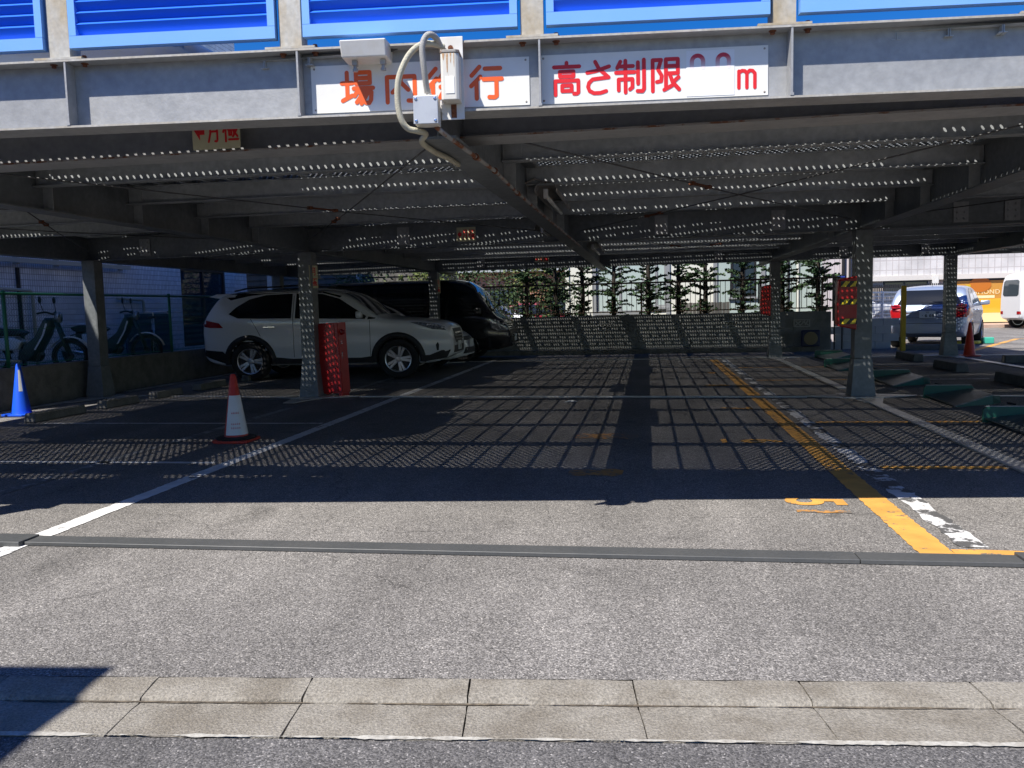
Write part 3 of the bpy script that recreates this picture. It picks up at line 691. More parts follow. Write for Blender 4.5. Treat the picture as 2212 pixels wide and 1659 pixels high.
SEAM = mat('panel seam', (0.012, 0.012, 0.013), 0.8)
P_WHITE = mat('pearl white car paint', (0.83, 0.84, 0.85), 0.28, 0.0, coat=0.8, spec=0.5)
P_BLACK = mat('black car paint', (0.006, 0.006, 0.007), 0.2, 0.0, coat=0.9)
P_SILVER = mat('silver blue car paint', (0.34, 0.41, 0.55), 0.3, 0.45, coat=0.7)
P_VAN = mat('white van paint', (0.74, 0.74, 0.73), 0.35, 0, coat=0.5)
P_RED = mat('dark red car paint', (0.24, 0.015, 0.02), 0.25, 0, coat=0.8)
P_GREY = mat('grey car paint', (0.16, 0.165, 0.17), 0.3, 0.4, coat=0.7)

def interp(tab, x):
    """monotone-ish cubic through a table"""
    n = len(tab)
    if x <= tab[0][0]: return tab[0][1]
    if x >= tab[-1][0]: return tab[-1][1]
    for i in range(n-1):
        if tab[i][0] <= x <= tab[i+1][0]: break
    def slope(i):
        if i <= 0 or i >= n-1: return 0.0 if n < 3 else ((tab[1][1]-tab[0][1])/(tab[1][0]-tab[0][0]) if i <= 0 else (tab[-1][1]-tab[-2][1])/(tab[-1][0]-tab[-2][0]))
        a = (tab[i][1]-tab[i-1][1])/(tab[i][0]-tab[i-1][0]); b = (tab[i+1][1]-tab[i][1])/(tab[i+1][0]-tab[i][0])
        return 0.0 if a*b <= 0 else 2*a*b/(a+b)
    x0, y0 = tab[i]; x1, y1 = tab[i+1]; h = x1-x0; t = (x-x0)/h; m0 = slope(i)*h; m1 = slope(i+1)*h
    return (2*t**3-3*t*t+1)*y0 + (t**3-2*t*t+t)*m0 + (-2*t**3+3*t*t)*y1 + (t**3-t*t)*m1

class Body:
    def __init__(s, top, bot, plan, belt, tumble, wheels, wr, rc=0.10, crown=0.035, tuck=0.07, shoulder=0.02):
        s.top, s.bot, s.plan, s.belt, s.tumble, s.wheels, s.wr, s.rc, s.crown, s.tuck, s.sh = top, bot, plan, belt, tumble, wheels, wr, rc, crown, tuck, shoulder
        s.L = top[-1][0]
        xs = []
        pts = [(x, interp(top, x)) for x in [s.L*i/900 for i in range(901)]]
        d = 0; last = pts[0]; xs = [0.0]; acc = 0
        for p in pts[1:]:
            acc += math.hypot(p[0]-last[0], (p[1]-last[1])*0.9); last = p
            if acc > 0.062: xs.append(p[0]); acc = 0
        xs.append(s.L); s.xs = xs
    def side(s, x, z):
        w_ = interp(s.plan, x); zb = interp(s.bot, x); zt = interp(s.top, x); be = min(interp(s.belt, x), zt-0.03)
        if z <= be:
            t = (be-z)/max(0.05, be-zb); return w_ - s.tuck*t**2.6 - s.sh*math.exp(-((t-0.34)/0.13)**2)*0.6
        return w_ - s.tumble*(z-be) - 0.10*(z-be)**2
    def mesh(s, name, m):
        rings = []; NS = 16
        for x in s.xs:
            zb = interp(s.bot, x); zt = interp(s.top, x); rc = min(s.rc, (zt-zb)*0.3)
            pts = [(0.0, zb), (s.side(x, zb)*0.55, zb), (s.side(x, zb)*0.95, zb)]
            zs = [zb + 0.03 + (zt-rc-zb-0.03)*i/(NS-1) for i in range(NS)]
            for z in zs: pts.append((max(0.02, s.side(x, z)), z))
            ys = pts[-1][0]; rx = min(rc*1.3, ys*0.5); ztop = zt - s.crown*0.5
            for k in range(1, 5):
                a = R(90*k/4); pts.append((ys-rx+rx*math.cos(a), zt-rc+(rc-s.crown)*math.sin(a)))
            y2 = ys-rx
            for k in range(1, 5):
                t = 1-k/4; pts.append((y2*t, zt - s.crown*t*t))
            rings.append((x, pts))
        m_ = len(rings[0][1]); vs = []; fs = []
        def idx(i, k, sgn): return (i*m_+k)*2 + (0 if sgn > 0 else 1)
        for x, pts in rings:
            for y, z in pts: vs.append((x, y, z)); vs.append((x, -y, z))
        R_ = s.wr*1.12
        for i in range(len(rings)-1):
            for k in range(m_-1):
                q = [vs[idx(i,k,1)], vs[idx(i+1,k,1)], vs[idx(i+1,k+1,1)], vs[idx(i,k+1,1)]]
                cx_ = sum(p[0] for p in q)/4; cz_ = sum(p[2] for p in q)/4; cy_ = sum(p[1] for p in q)/4
                if cy_ > 0.5 and any((cx_-wx)**2 + (cz_-s.wr)**2 < R_**2 for wx in s.wheels): continue
                fs.append((idx(i,k,1), idx(i,k+1,1), idx(i+1,k+1,1), idx(i+1,k,1)))
                fs.append((idx(i,k,-1), idx(i+1,k,-1), idx(i+1,k+1,-1), idx(i,k+1,-1)))
        for i, flip in ((0, False), (len(rings)-1, True)):
            loop = [idx(i,k,1) for k in range(m_)] + [idx(i,k,-1) for k in range(m_-2, 0, -1)]
            fs.append(tuple(loop if flip else loop[::-1]))
        me = bpy.data.meshes.new(name); me.from_pydata(vs, [], fs); me.update(); me.materials.append(m)
        bm = bmesh.new(); bm.from_mesh(me); bmesh.ops.remove_doubles(bm, verts=bm.verts, dist=1e-4); bmesh.ops.recalc_face_normals(bm, faces=bm.faces)
        s.bvh = BVHTree.FromBMesh(bm); bm.to_mesh(me); bm.free()
        me.polygons.foreach_set('use_smooth', [True]*len(me.polygons)); me.set_sharp_from_angle(angle=R(38))
        return me
    def decal(s, poly, axis='side', sgn=1, off=0.004, grid=0.09, smooth=0):
        """a patch following the body, drawn in (x,z), (y,z) or (x,y)"""
        P = [Vector(p) for p in poly]
        if smooth:
            Q = []
            n = len(P)
            for i in range(n):
                a = P[i]; b = P[(i+1) % n]; Q += [a.lerp(b, 0.10), a.lerp(b, 0.90)]
            P = Q
        B = []
        for a, b in zip(P, P[1:]+P[:1]):
            n = max(1, int((b-a).length/grid))
            for i in range(n): B.append(a.lerp(b, i/n))
        nb = len(B); x0 = min(p.x for p in B); x1 = max(p.x for p in B); y0 = min(p.y for p in B); y1 = max(p.y for p in B)
        V = list(B); x = x0+grid*0.5
        while x < x1:
            y = y0+grid*0.5
            while y < y1: V.append(Vector((x, y))); y += grid
            x += grid
        vo, eo, fo, *_ = geometry.delaunay_2d_cdt(V, [(i, (i+1) % nb) for i in range(nb)], [], 1, 1e-5)
        out = []
        for p in vo:
            if axis == 'side': o = Vector((p.x, 3*sgn, p.y)); d = Vector((0, -sgn, 0))
            elif axis == 'rear': o = Vector((-3, p.x, p.y)); d = Vector((1, 0, 0))
            elif axis == 'front': o = Vector((s.L+3, p.x, p.y)); d = Vector((-1, 0, 0))
            else: o = Vector((p.x, p.y, 5)); d = Vector((0, 0, -1))
            h = s.bvh.ray_cast(o, d)
            if h[0] is None:
                y_ = max(0.02, s.side(p.x, p.y)) if axis == 'side' else 0
                out.append(Vector((p.x, y_*sgn, p.y)) - d*off if axis == 'side' else o + d*3)
            else: out.append(h[0] - d*off*0.5 + (h[1] if h[1].dot(d) < 0 else -h[1])*off*0.5)
        mb = MB(); mb.add(out, [tuple(f) for f in fo]); return mb
def wheel_meshes(r, wd, key, spokes=5, double=True, rim_m=None):
    t = MB(); Mx = Matrix.Rotation(R(90), 4, 'X'); h = wd/2; ri = r*0.66
    t.lathe([(ri, -h*0.86), (r*0.90, -h), (r*0.985, -h*0.78), (r, -h*0.4), (r, h*0.4), (r*0.985, h*0.78), (r*0.90, h), (ri, h*0.86)], 36, Mx, close=True)
    tm = t.mesh('tyre', TYRE, True)
    q = MB(); q.lathe([(ri*1.01, h*0.80), (ri*1.0, h*0.88), (ri*0.93, h*0.84), (ri*0.90, h*0.2), (ri*0.9, -h*0.8), (ri*1.0, -h*0.8)], 36, Mx, close=True)
    for k in range(spokes):
        for dd in ((-0.16, 0.16) if double else (0,)):
            a = 2*math.pi*k/spokes
            p0 = Vector((math.cos(a+dd*1.9)*ri*0.18, 0, math.sin(a+dd*1.9)*ri*0.18)); p1 = Vector((math.cos(a+dd)*ri*0.95, 0, math.sin(a+dd)*ri*0.95))
            n_ = Vector((-(p1-p0).z, 0, (p1-p0).x)).normalized(); w0 = ri*0.075; w1 = ri*0.10; f = -h*0.62; b = -h*0.30; e0 = -h*0.70
            q.add([p0-n_*w0+Vector((0,f,0)), p0+n_*w0+Vector((0,f,0)), p1+n_*w1+Vector((0,e0,0)), p1-n_*w1+Vector((0,e0,0)), p0-n_*w0+Vector((0,b,0)), p0+n_*w0+Vector((0,b,0)), p1+n_*w1+Vector((0,b,0)), p1-n_*w1+Vector((0,b,0))],
                  [(0,1,2,3),(7,6,5,4),(0,4,5,1),(1,5,6,2),(2,6,7,3),(3,7,4,0)])
    q.lathe([(ri*0.24, h*0.3), (ri*0.24, h*0.62), (ri*0.16, h*0.68), (0.005, h*0.69)], 16, Mx)
    rm = q.mesh('rim', rim_m or ALLOY)
    d = MB(); d.lathe([(ri*0.97, -h*0.75), (ri*0.97, h*0.1), (ri*0.5, h*0.12), (0.01, h*0.12)], 24, Mx); dm = d.mesh('brake_disc', ALLOY_D)
    return tm, rm, dm
def add_wheels(root, body, hw, meshes):
    for x in body.wheels:
        for sgn in (-1, 1):
            e = bpy.data.objects.new('wheel', meshes[0]); link(e, root); e.location = (x, sgn*hw, body.wr)
            if sgn > 0: e.rotation_euler.z = R(180)
            for nm, me in (('rim', meshes[1]), ('brake_disc', meshes[2])):
                o = bpy.data.objects.new(nm, me); link(o, e)
def put(mb, name, m, parent, smooth=True): return mb.build(name, m, parent, smooth=smooth)
def arch(body, x, r0_, r1_, sgn, off=0.008, a0=-8, a1=188, flat=False):
    """lip or cladding round a wheel opening"""
    n = 22; vs = []
    for k in range(n+1):
        a = R(a0+(a1-a0)*k/n); ca, sa = math.cos(a), math.sin(a)
        for r_, o in ((r0_, off+0.006), (r1_, off)):
            px, pz = x+r_*ca, body.wr+r_*sa
            vs.append((px, sgn*(body.side(px, max(pz, interp(body.bot, px)))+o), pz))
        px, pz = x+r0_*ca, body.wr+r0_*sa
        vs.append((px, sgn*(body.side(px, max(pz, interp(body.bot, px)))-0.09), pz))
        px, pz = x+r1_*ca, body.wr+r1_*sa
        vs.append((px, sgn*(body.side(px, max(pz, interp(body.bot, px)))-0.004), pz))
    fs = []
    for k in range(n):
        a = k*4; b = a+4
        for i, j in ((0, 1), (2, 0), (1, 3)): fs.append((a+i, a+j, b+j, b+i))
    return MB().add(vs, fs)
def seam(body, pts, sgn, wd=0.008):
    """thin panel gap along points (x,z) on the side"""
    vs = []; Q = []
    for a, b in zip(pts[:-1], pts[1:]):
        n = max(1, int(math.hypot(b[0]-a[0], b[1]-a[1])/0.06))
        Q += [(a[0]+(b[0]-a[0])*i/n, a[1]+(b[1]-a[1])*i/n) for i in range(n)]
    Q.append(pts[-1])
    for i, (x, z) in enumerate(Q):
        a = Q[max(0, i-1)]; b = Q[min(len(Q)-1, i+1)]; d = Vector((b[0]-a[0], b[1]-a[1])).normalized(); nx, nz = -d.y*wd/2, d.x*wd/2
        for s_ in (-1, 1): vs.append((x+nx*s_, sgn*(body.side(x+nx*s_, z+nz*s_)+0.0025), z+nz*s_))
    return MB().add(vs, [(2*i, 2*i+1, 2*i+3, 2*i+2) for i in range(len(Q)-1)])
def mirror_part(root, x, y, z, sgn, m, s=1.0):
    mb = MB(); c = []
    for i, (dx, dy, dz) in enumerate([(-0.06, 0.0, -0.06), (0.05, 0.02, -0.055), (0.05, 0.02, 0.06), (-0.06, 0.0, 0.07)]): c.append((x+dx*s, sgn*(y+dy), z+dz*s))
    c2 = [(px+0.02, sgn*(abs(py)+0.20*s), pz*1.0+0.01) for px, py, pz in c]
    mb.add(c+c2, [(0,1,2,3),(7,6,5,4),(0,4,5,1),(1,5,6,2),(2,6,7,3),(3,7,4,0)])
    return mb.build('wing_mirror', m, root, bevel=0.03*s, seg=3, smooth=True)
def handle(root, body, x, z, sgn, m):
    y = body.side(x, z); mb = MB(); mb.box(x-0.11, x+0.11, min(sgn*(y+0.012), sgn*(y+0.035)), max(sgn*(y+0.012), sgn*(y+0.035)), z-0.014, z+0.014)
    mb.box(x-0.10, x-0.08, min(sgn*(y-0.01), sgn*(y+0.013)), max(sgn*(y-0.01), sgn*(y+0.013)), z-0.010, z+0.010); mb.box(x+0.08, x+0.10, min(sgn*(y-0.01), sgn*(y+0.013)), max(sgn*(y-0.01), sgn*(y+0.013)), z-0.010, z+0.010)
    return mb.build('door_handle', m, root, bevel=0.006)
def number_plate(root, M, txt, small='', w_=0.33, h_=0.165):
    p = MB(M).box(-w_/2, w_/2, -h_/2, h_/2, 0, 0.006).build('number_plate', PLATE, root)
    if txt: text_mesh(txt, 0.105, PLATE_T, 'plate_number', p, M @ Matrix.Translation((0.012, -0.028, 0.0072)), 0.0004, space=1.05, offset=0.002)
    if small: text_mesh(small, 0.042, PLATE_T, 'plate_number', p, M @ Matrix.Translation((0.0, 0.052, 0.0072)), 0.0004)
    return p
M_REAR = Matrix(((0, 0, -1, 0), (-1, 0, 0, 0), (0, 1, 0, 0), (0, 0, 0, 1)))    # plate facing -x
M_FRONT = Matrix(((0, 0, 1, 0), (1, 0, 0, 0), (0, 1, 0, 0), (0, 0, 0, 1)))     # plate facing +x

# ---- the white SUV with black wheel-arch cladding
suvB = Body(top=[(0,.66),(.015,.80),(.05,1.0),(.10,1.14),(.32,1.50),(.42,1.595),(.65,1.66),(1.2,1.69),(1.9,1.695),(2.38,1.665),(2.72,1.575),(3.30,1.185),(3.42,1.135),(3.9,1.09),(4.2,1.055),(4.42,1.005),(4.535,.925),(4.585,.80),(4.6,.64)],
    bot=[(0,.44),(.28,.31),(.6,.27),(4.1,.27),(4.35,.30),(4.6,.42)],
    plan=[(0,.60),(.05,.74),(.15,.84),(.40,.895),(.95,.925),(2.3,.905),(3.6,.925),(4.0,.915),(4.3,.875),(4.46,.80),(4.56,.70),(4.6,.58)],
    belt=[(0,1.10),(1.0,1.12),(3.3,1.06),(4.6,.86)], tumble=.30, wheels=(.965, 3.665), wr=.36, rc=.10)
def make_suv(name, paint_m, label, group=None, full=True):
    t = empty(name, (0, 0, 0), 0, label, 'car', group)
    b = bpy.data.objects.new('body', suvB.mesh('suv_body', paint_m)); link(b, t)
    wm = wheel_meshes(.36, .235, 'suv'); add_wheels(t, suvB, .805, wm)
    for sgn in (-1, 1):
        put(suvB.decal([(.60,1.235),(.74,1.36),(.98,1.50),(1.28,1.57),(1.76,1.585),(1.76,1.135),(1.2,1.14),(.78,1.155)], 'side', sgn, .005), 'rear_side_window', GLASS, t)
        put(suvB.decal([(1.83,1.585),(2.30,1.565),(2.62,1.47),(3.12,1.145),(3.10,1.095),(1.83,1.13)], 'side', sgn, .005), 'front_side_window', GLASS, t)
        put(suvB.decal([(3.16,1.135),(3.35,1.10),(3.14,1.085)], 'side', sgn, .006), 'mirror_base', CLAD, t)
        for x in suvB.wheels: put(arch(suvB, x, .385, .485, sgn), 'arch_cladding', CLAD, t)
        put(suvB.decal([(1.35,.30),(3.28,.30),(3.20,.42),(3.0,.395),(1.75,.395),(1.42,.43)], 'side', sgn, .012), 'sill_cladding', CLAD, t)
        put(suvB.decal([(.06,.47),(.55,.30),(.55,.45),(.46,.55),(.09,.58)], 'side', sgn, .010), 'bumper_cladding', CLAD, t)
        put(suvB.decal([(4.10,.30),(4.5,.36),(4.56,.50),(4.42,.50),(4.22,.42),(4.10,.42)], 'side', sgn, .010), 'bumper_cladding', CLAD, t)
        put(suvB.decal([(.035,1.10),(.16,1.13),(.42,1.075),(.50,.985),(.24,.99),(.05,1.02)], 'side', sgn, .006, .05), 'tail_light', TAIL, t)
        put(suvB.decal([(3.90,1.015),(4.05,.965),(4.28,.885),(4.50,.86),(4.53,.905),(4.36,.965),(4.10,1.01)], 'side', sgn, .007, .05), 'headlight', LAMP, t)
        put(suvB.decal([(4.33,.60),(4.365,.655),(4.385,.60),(4.375,.50),(4.345,.50)], 'side', sgn, .006, .04), 'fog_lamp_recess', CLAD, t)
        put(seam(suvB, [(1.02,1.14),(1.10,1.0),(1.18,.82)], sgn), 'door_seam', SEAM, t)
        put(seam(suvB, [(1.79,1.55),(1.79,1.10),(1.78,.42)], sgn), 'door_seam', SEAM, t)
        put(seam(suvB, [(3.18,1.07),(3.17,.42)], sgn), 'door_seam', SEAM, t)
        handle(t, suvB, 1.36, .985, sgn, CHROME); handle(t, suvB, 2.06, .975, sgn, CHROME)
        mirror_part(t, 3.02, .90, 1.16, sgn, paint_m)
        put(suvB.decal([(.46,1.575),(.75,1.615),(1.3,1.635),(1.8,1.64),(2.3,1.615),(2.66,1.52),(2.62,1.495),(2.30,1.585),(1.76,1.605),(1.28,1.592),(.95,1.555),(.62,1.49)], 'side', sgn, .004, .07), 'roof_edge', P_BLACK, t)
        mb = MB(); mb.tube([(.62, sgn*.60, 1.66), (.9, sgn*.61, 1.71), (2.0, sgn*.62, 1.735), (2.5, sgn*.61, 1.675)], .016, 6); mb.build('roof_rail', CLAD, t, smooth=True)
    put(suvB.decal([(2.66,-.60),(3.28,-.74),(3.33,0),(3.28,.74),(2.66,.60)], 'top', 1, .006), 'windshield', GLASS, t)
    put(suvB.decal([(-.66,1.16),(.66,1.16),(.52,1.50),(-.52,1.50)], 'rear', 1, .006), 'rear_window', GLASS, t)
    put(suvB.decal([(-.42,.88),(.42,.88),(.44,.74),(.34,.62),(-.34,.62),(-.44,.74)], 'front', 1, .006, .06), 'grille', CLAD, t)
    for z in (.68, .74, .80):
        put(suvB.decal([(-.40,z-.010),(.40,z-.010),(.40,z+.010),(-.40,z+.010)], 'front', 1, .022, .06), 'grille_bar', CHROME, t)
    put(suvB.decal([(-.50,.57),(.50,.57),(.56,.44),(-.56,.44)], 'front', 1, .006, .06), 'lower_grille', CLAD, t)
    mb = MB(); mb.prism([(.10,1.565),(.26,1.615),(.50,1.62),(.46,1.545),(.30,1.53)], -.56, .56, 'XZ'); mb.build('spoiler', paint_m, t, bevel=.012)
    put(suvB.decal([(.50,-.60),(2.55,-.58),(2.62,0),(2.55,.58),(.50,.60)], 'top', 1, .004, .12), 'roof_panel', P_BLACK, t)
    number_plate(t, Matrix.Translation((4.612, 0, .56)) @ M_FRONT, '18')
    return t
# ---- low white car
loB = Body(top=[(0,.60),(.03,.80),(.10,.98),(.22,1.06),(.9,1.30),(1.7,1.475),(2.25,1.475),(2.7,1.35),(3.45,1.00),(3.9,.90),(4.2,.80),(4.38,.68),(4.46,.55),(4.48,.46)],
    bot=[(0,.36),(.3,.24),(4.1,.22),(4.48,.30)], plan=[(0,.55),(.08,.72),(.3,.82),(.9,.865),(3.4,.87),(3.9,.83),(4.2,.74),(4.38,.60),(4.48,.38)],
    belt=[(0,.98),(1.0,.97),(3.3,.92),(4.48,.7)], tumble=.36, wheels=(.85, 3.55), wr=.315, rc=.10)
def make_low_car(name, paint_m, label, group=None):
    t = empty(name, (0, 0, 0), 0, label, 'car', group)
    b = bpy.data.objects.new('body', loB.mesh('low_body', paint_m)); link(b, t)
    add_wheels(t, loB, .755, wheel_meshes(.315, .205, 'lo'))
    for sgn in (-1, 1):
        put(loB.decal([(.55,1.03),(1.1,1.27),(1.7,1.39),(1.95,1.39),(1.95,.985),(.8,.99)], 'side', sgn, .005), 'rear_side_window', GLASS, t)
        put(loB.decal([(2.02,1.39),(2.25,1.385),(2.68,1.24),(3.18,.985),(3.1,.95),(2.02,.98)], 'side', sgn, .005), 'front_side_window', GLASS, t)
        for x in loB.wheels: put(arch(loB, x, .335, .365, sgn, .005), 'arch_lip', paint_m, t)
        put(loB.decal([(3.88,.80),(4.12,.79),(4.34,.66),(4.40,.60),(4.28,.60),(4.02,.70)], 'side', sgn, .007, .05), 'headlight', LAMP, t)
        put(loB.decal([(.02,.92),(.12,.96),(.40,.93),(.30,.84),(.05,.80)], 'side', sgn, .006, .05), 'tail_light', TAIL, t)
        put(seam(loB, [(1.98,1.36),(1.98,.97),(1.96,.36)], sgn), 'door_seam', SEAM, t)
        put(seam(loB, [(3.06,.94),(3.0,.36)], sgn), 'door_seam', SEAM, t)
        handle(t, loB, 1.45, .86, sgn, paint_m); handle(t, loB, 2.3, .85, sgn, paint_m); mirror_part(t, 2.95, .84, 1.0, sgn, paint_m)
    put(loB.decal([(2.40,-.56),(3.30,-.70),(3.38,0),(3.30,.70),(2.40,.56)], 'top', 1, .006), 'windshield', GLASS, t)
    put(loB.decal([(-.62,1.0),(.62,1.0),(.50,1.28),(-.50,1.28)], 'rear', 1, .006), 'rear_window', GLASS, t)
    put(loB.decal([(-.40,.68),(.40,.68),(.38,.60),(-.38,.60)], 'front', 1, .006, .06), 'grille', CLAD, t)
    put(loB.decal([(-.44,.46),(.44,.46),(.50,.33),(-.50,.33)], 'front', 1, .006, .06), 'lower_grille', CLAD, t)
    number_plate(t, Matrix.Translation((4.49, 0, .54)) @ M_FRONT, '')
    return t
# ---- black van
vanB = Body(top=[(0,.60),(.01,1.1),(.04,1.6),(.10,1.88),(.22,1.955),(.6,1.975),(2.4,1.985),(3.2,1.975),(3.55,1.93),(3.8,1.80),(4.30,1.18),(4.38,1.10),(4.52,1.02),(4.63,.88),(4.685,.66),(4.7,.48)],
    bot=[(0,.40),(.2,.28),(4.2,.26),(4.7,.34)], plan=[(0,.70),(.04,.79),(.2,.83),(.6,.848),(4.0,.848),(4.3,.82),(4.5,.74),(4.64,.60),(4.7,.46)],
    belt=[(0,1.10),(3.8,1.08),(4.7,.85)], tumble=.13, wheels=(.98, 3.55), wr=.335, rc=.14)
def make_van(name, paint_m, label, group=None):
    t = empty(name, (0, 0, 0), 0, label, 'van', group)
    b = bpy.data.objects.new('body', vanB.mesh('van_body', paint_m)); link(b, t)
    add_wheels(t, vanB, .735, wheel_meshes(.335, .20, 'van', 6, False))
    for sgn in (-1, 1):
        put(vanB.decal([(.25,1.16),(.25,1.74),(1.35,1.77),(1.35,1.16)], 'side', sgn, .005), 'rear_side_window', GLASS, t)
        put(vanB.decal([(1.45,1.16),(1.45,1.77),(2.62,1.78),(2.62,1.16)], 'side', sgn, .005), 'middle_side_window', GLASS, t)
        put(vanB.decal([(2.78,1.10),(2.78,1.76),(3.45,1.74),(3.70,1.62),(4.02,1.12),(3.6,1.03)], 'side', sgn, .005), 'front_side_window', GLASS, t)
        for x in vanB.wheels: put(arch(vanB, x, .355, .385, sgn, .005), 'arch_lip', paint_m, t)
        put(vanB.decal([(4.22,1.0),(4.48,.97),(4.60,.86),(4.62,.72),(4.40,.72),(4.26,.78)], 'side', sgn, .007, .07), 'headlight', LAMP, t)
        put(seam(vanB, [(2.70,1.75),(2.70,.40)], sgn), 'door_seam', SEAM, t)
        handle(t, vanB, 2.9, .98, sgn, CHROME); mirror_part(t, 3.98, .86, 1.18, sgn, DARKM, 1.25)
    put(vanB.decal([(3.62,-.60),(4.26,-.70),(4.32,0),(4.26,.70),(3.62,.60)], 'top', 1, .006), 'windshield', GLASS, t)
    put(vanB.decal([(-.52,.92),(.52,.92),(.54,.74),(-.54,.74)], 'front', 1, .006, .06), 'grille', CHROME, t)
    for z in (.78, .83, .88): put(vanB.decal([(-.50,z-.014),(.50,z-.014),(.50,z+.014),(-.50,z+.014)], 'front', 1, .012, .06), 'grille_bar', CLAD, t)
    put(vanB.decal([(-.52,.58),(.52,.58),(.56,.42),(-.56,.42)], 'front', 1, .006, .06), 'lower_grille', CLAD, t)
    number_plate(t, Matrix.Translation((4.71, 0, .54)) @ M_FRONT, '')
    mb = MB(); mb.tube([(4.25, -.80, 1.16), (4.42, -.86, 1.30), (4.46, -.86, 1.36)], .012, 6); mb.lathe([(.02, 0), (.075, .0), (.075, .03), (.02, .04)], 14, Matrix.Translation((4.46, -.86, 1.38)) @ Matrix.Rotation(R(90), 4, 'Y')); mb.build('fender_mirror', DARKM, t, smooth=True)
    return t
# ---- silver hatchback, seen from behind
hbB = Body(top=[(0,.58),(.01,.70),(.03,.84),(.06,.96),(.12,1.03),(.34,1.37),(.44,1.455),(.62,1.50),(1.1,1.53),(1.7,1.515),(2.05,1.46),(2.75,1.06),(2.85,1.02),(3.3,.95),(3.6,.87),(3.76,.74),(3.83,.6),(3.86,.5)],
    bot=[(0,.36),(.2,.26),(3.5,.22),(3.86,.32)], plan=[(0,.66),(.03,.73),(.10,.79),(.3,.825),(.8,.845),(2.8,.845),(3.3,.82),(3.6,.72),(3.78,.56),(3.86,.40)],
    belt=[(0,.98),(2.7,.97),(3.86,.8)], tumble=.27, wheels=(.66, 3.03), wr=.315, rc=.10)
def make_hatch(name, paint_m, label, group=None):
    t = empty(name, (0, 0, 0), 0, label, 'car', group)
    b = bpy.data.objects.new('body', hbB.mesh('hatch_body', paint_m)); link(b, t)
    add_wheels(t, hbB, .745, wheel_meshes(.315, .20, 'hb', 5, False))
    for sgn in (-1, 1):
        put(hbB.decal([(.50,1.10),(.72,1.36),(1.05,1.435),(1.38,1.435),(1.38,1.01),(.62,1.02)], 'side', sgn, .005), 'rear_side_window', GLASS_L, t)
        put(hbB.decal([(1.45,1.435),(1.75,1.42),(2.06,1.32),(2.58,1.03),(2.5,1.0),(1.45,1.01)], 'side', sgn, .005), 'front_side_window', GLASS_L, t)
        for x in hbB.wheels: put(arch(hbB, x, .335, .37, sgn, .005), 'arch_lip', paint_m, t)
        put(hbB.decal([(sgn*.56,1.0),(sgn*.62,1.06),(sgn*.72,1.06),(sgn*.775,.92),(sgn*.775,.74),(sgn*.56,.74)], 'rear', 1, .008, .05, 0), 'tail_light', TAIL, t)
        put(hbB.decal([(.03,.76),(.20,.78),(.26,.90),(.20,1.02),(.10,1.05),(.04,.95)], 'side', sgn, .007, .04), 'tail_light', TAIL, t)
        put(hbB.decal([(3.15,.88),(3.42,.84),(3.55,.75),(3.3,.75)], 'side', sgn, .006, .05), 'headlight', LAMP, t)
        put(seam(hbB, [(1.415,1.42),(1.415,1.0),(1.40,.34)], sgn), 'door_seam', SEAM, t)
        put(seam(hbB, [(2.55,1.0),(2.52,.36)], sgn), 'door_seam', SEAM, t); put(seam(hbB, [(.62,1.02),(.86,.80),(.96,.62)], sgn), 'door_seam', SEAM, t)
        handle(t, hbB, .98, .90, sgn, paint_m); handle(t, hbB, 1.72, .89, sgn, paint_m); mirror_part(t, 2.42, .83, 1.05, sgn, paint_m, .95)
    put(hbB.decal([(2.08,-.55),(2.70,-.68),(2.76,0),(2.70,.68),(2.08,.55)], 'top', 1, .006), 'windshield', GLASS_L, t)
    put(hbB.decal([(-.66,1.05),(.66,1.05),(.62,1.14),(.50,1.40),(-.50,1.40),(-.62,1.14)], 'rear', 1, .006, .07), 'rear_window', GLASS, t)
    put(hbB.decal([(-.46,.865),(.46,.865),(.46,.90),(-.46,.90)], 'rear', 1, .022, .07), 'tailgate_trim', paint_m, t)
    put(hbB.decal([(-.76,.595),(.76,.595),(.76,.605),(-.76,.605)], 'rear', 1, .003, .07), 'bumper_seam', SEAM, t)
    put(hbB.decal([(-.55,.735),(.55,.735),(.55,.742),(-.55,.742)], 'rear', 1, .003, .07), 'tailgate_seam', SEAM, t)
    em = MB(); Mx = Matrix.Translation((.036, 0, .985)) @ Matrix.Rotation(R(-90), 4, 'Y') @ Matrix.Diagonal((.72, 1, 1, 1))
    def ring(rx, ry, cx_, cy_): em.tube([(Vector((.034, cy_ + ry*math.cos(R(15*k)), .985 + cx_ + rx*math.sin(R(15*k))))) for k in range(25)], .0065, 6, cap=False)
    ring(.042, .066, 0, 0); ring(.040, .022, 0, 0); ring(.018, .046, .018, 0); em.build('emblem', CHROME, t, smooth=True)
    mb = MB(); mb.tube([(.075, -.02, 1.075), (.05, -.10, 1.08), (.085, -.30, 1.115)], .010, 6); mb.tube([(.09, .14, 1.11), (.085, -.30, 1.115)], .007, 6); mb.build('rear_wiper', DARKM, t, smooth=True)
    number_plate(t, Matrix.Translation((.006, 0, .815)) @ M_REAR, '· 6 66', '535')
    mb = MB(); mb.tube([(.70, 0, 1.52), (.55, 0, 1.60)], .006, 6); mb.build('roof_aerial', DARKM, t)
    return t
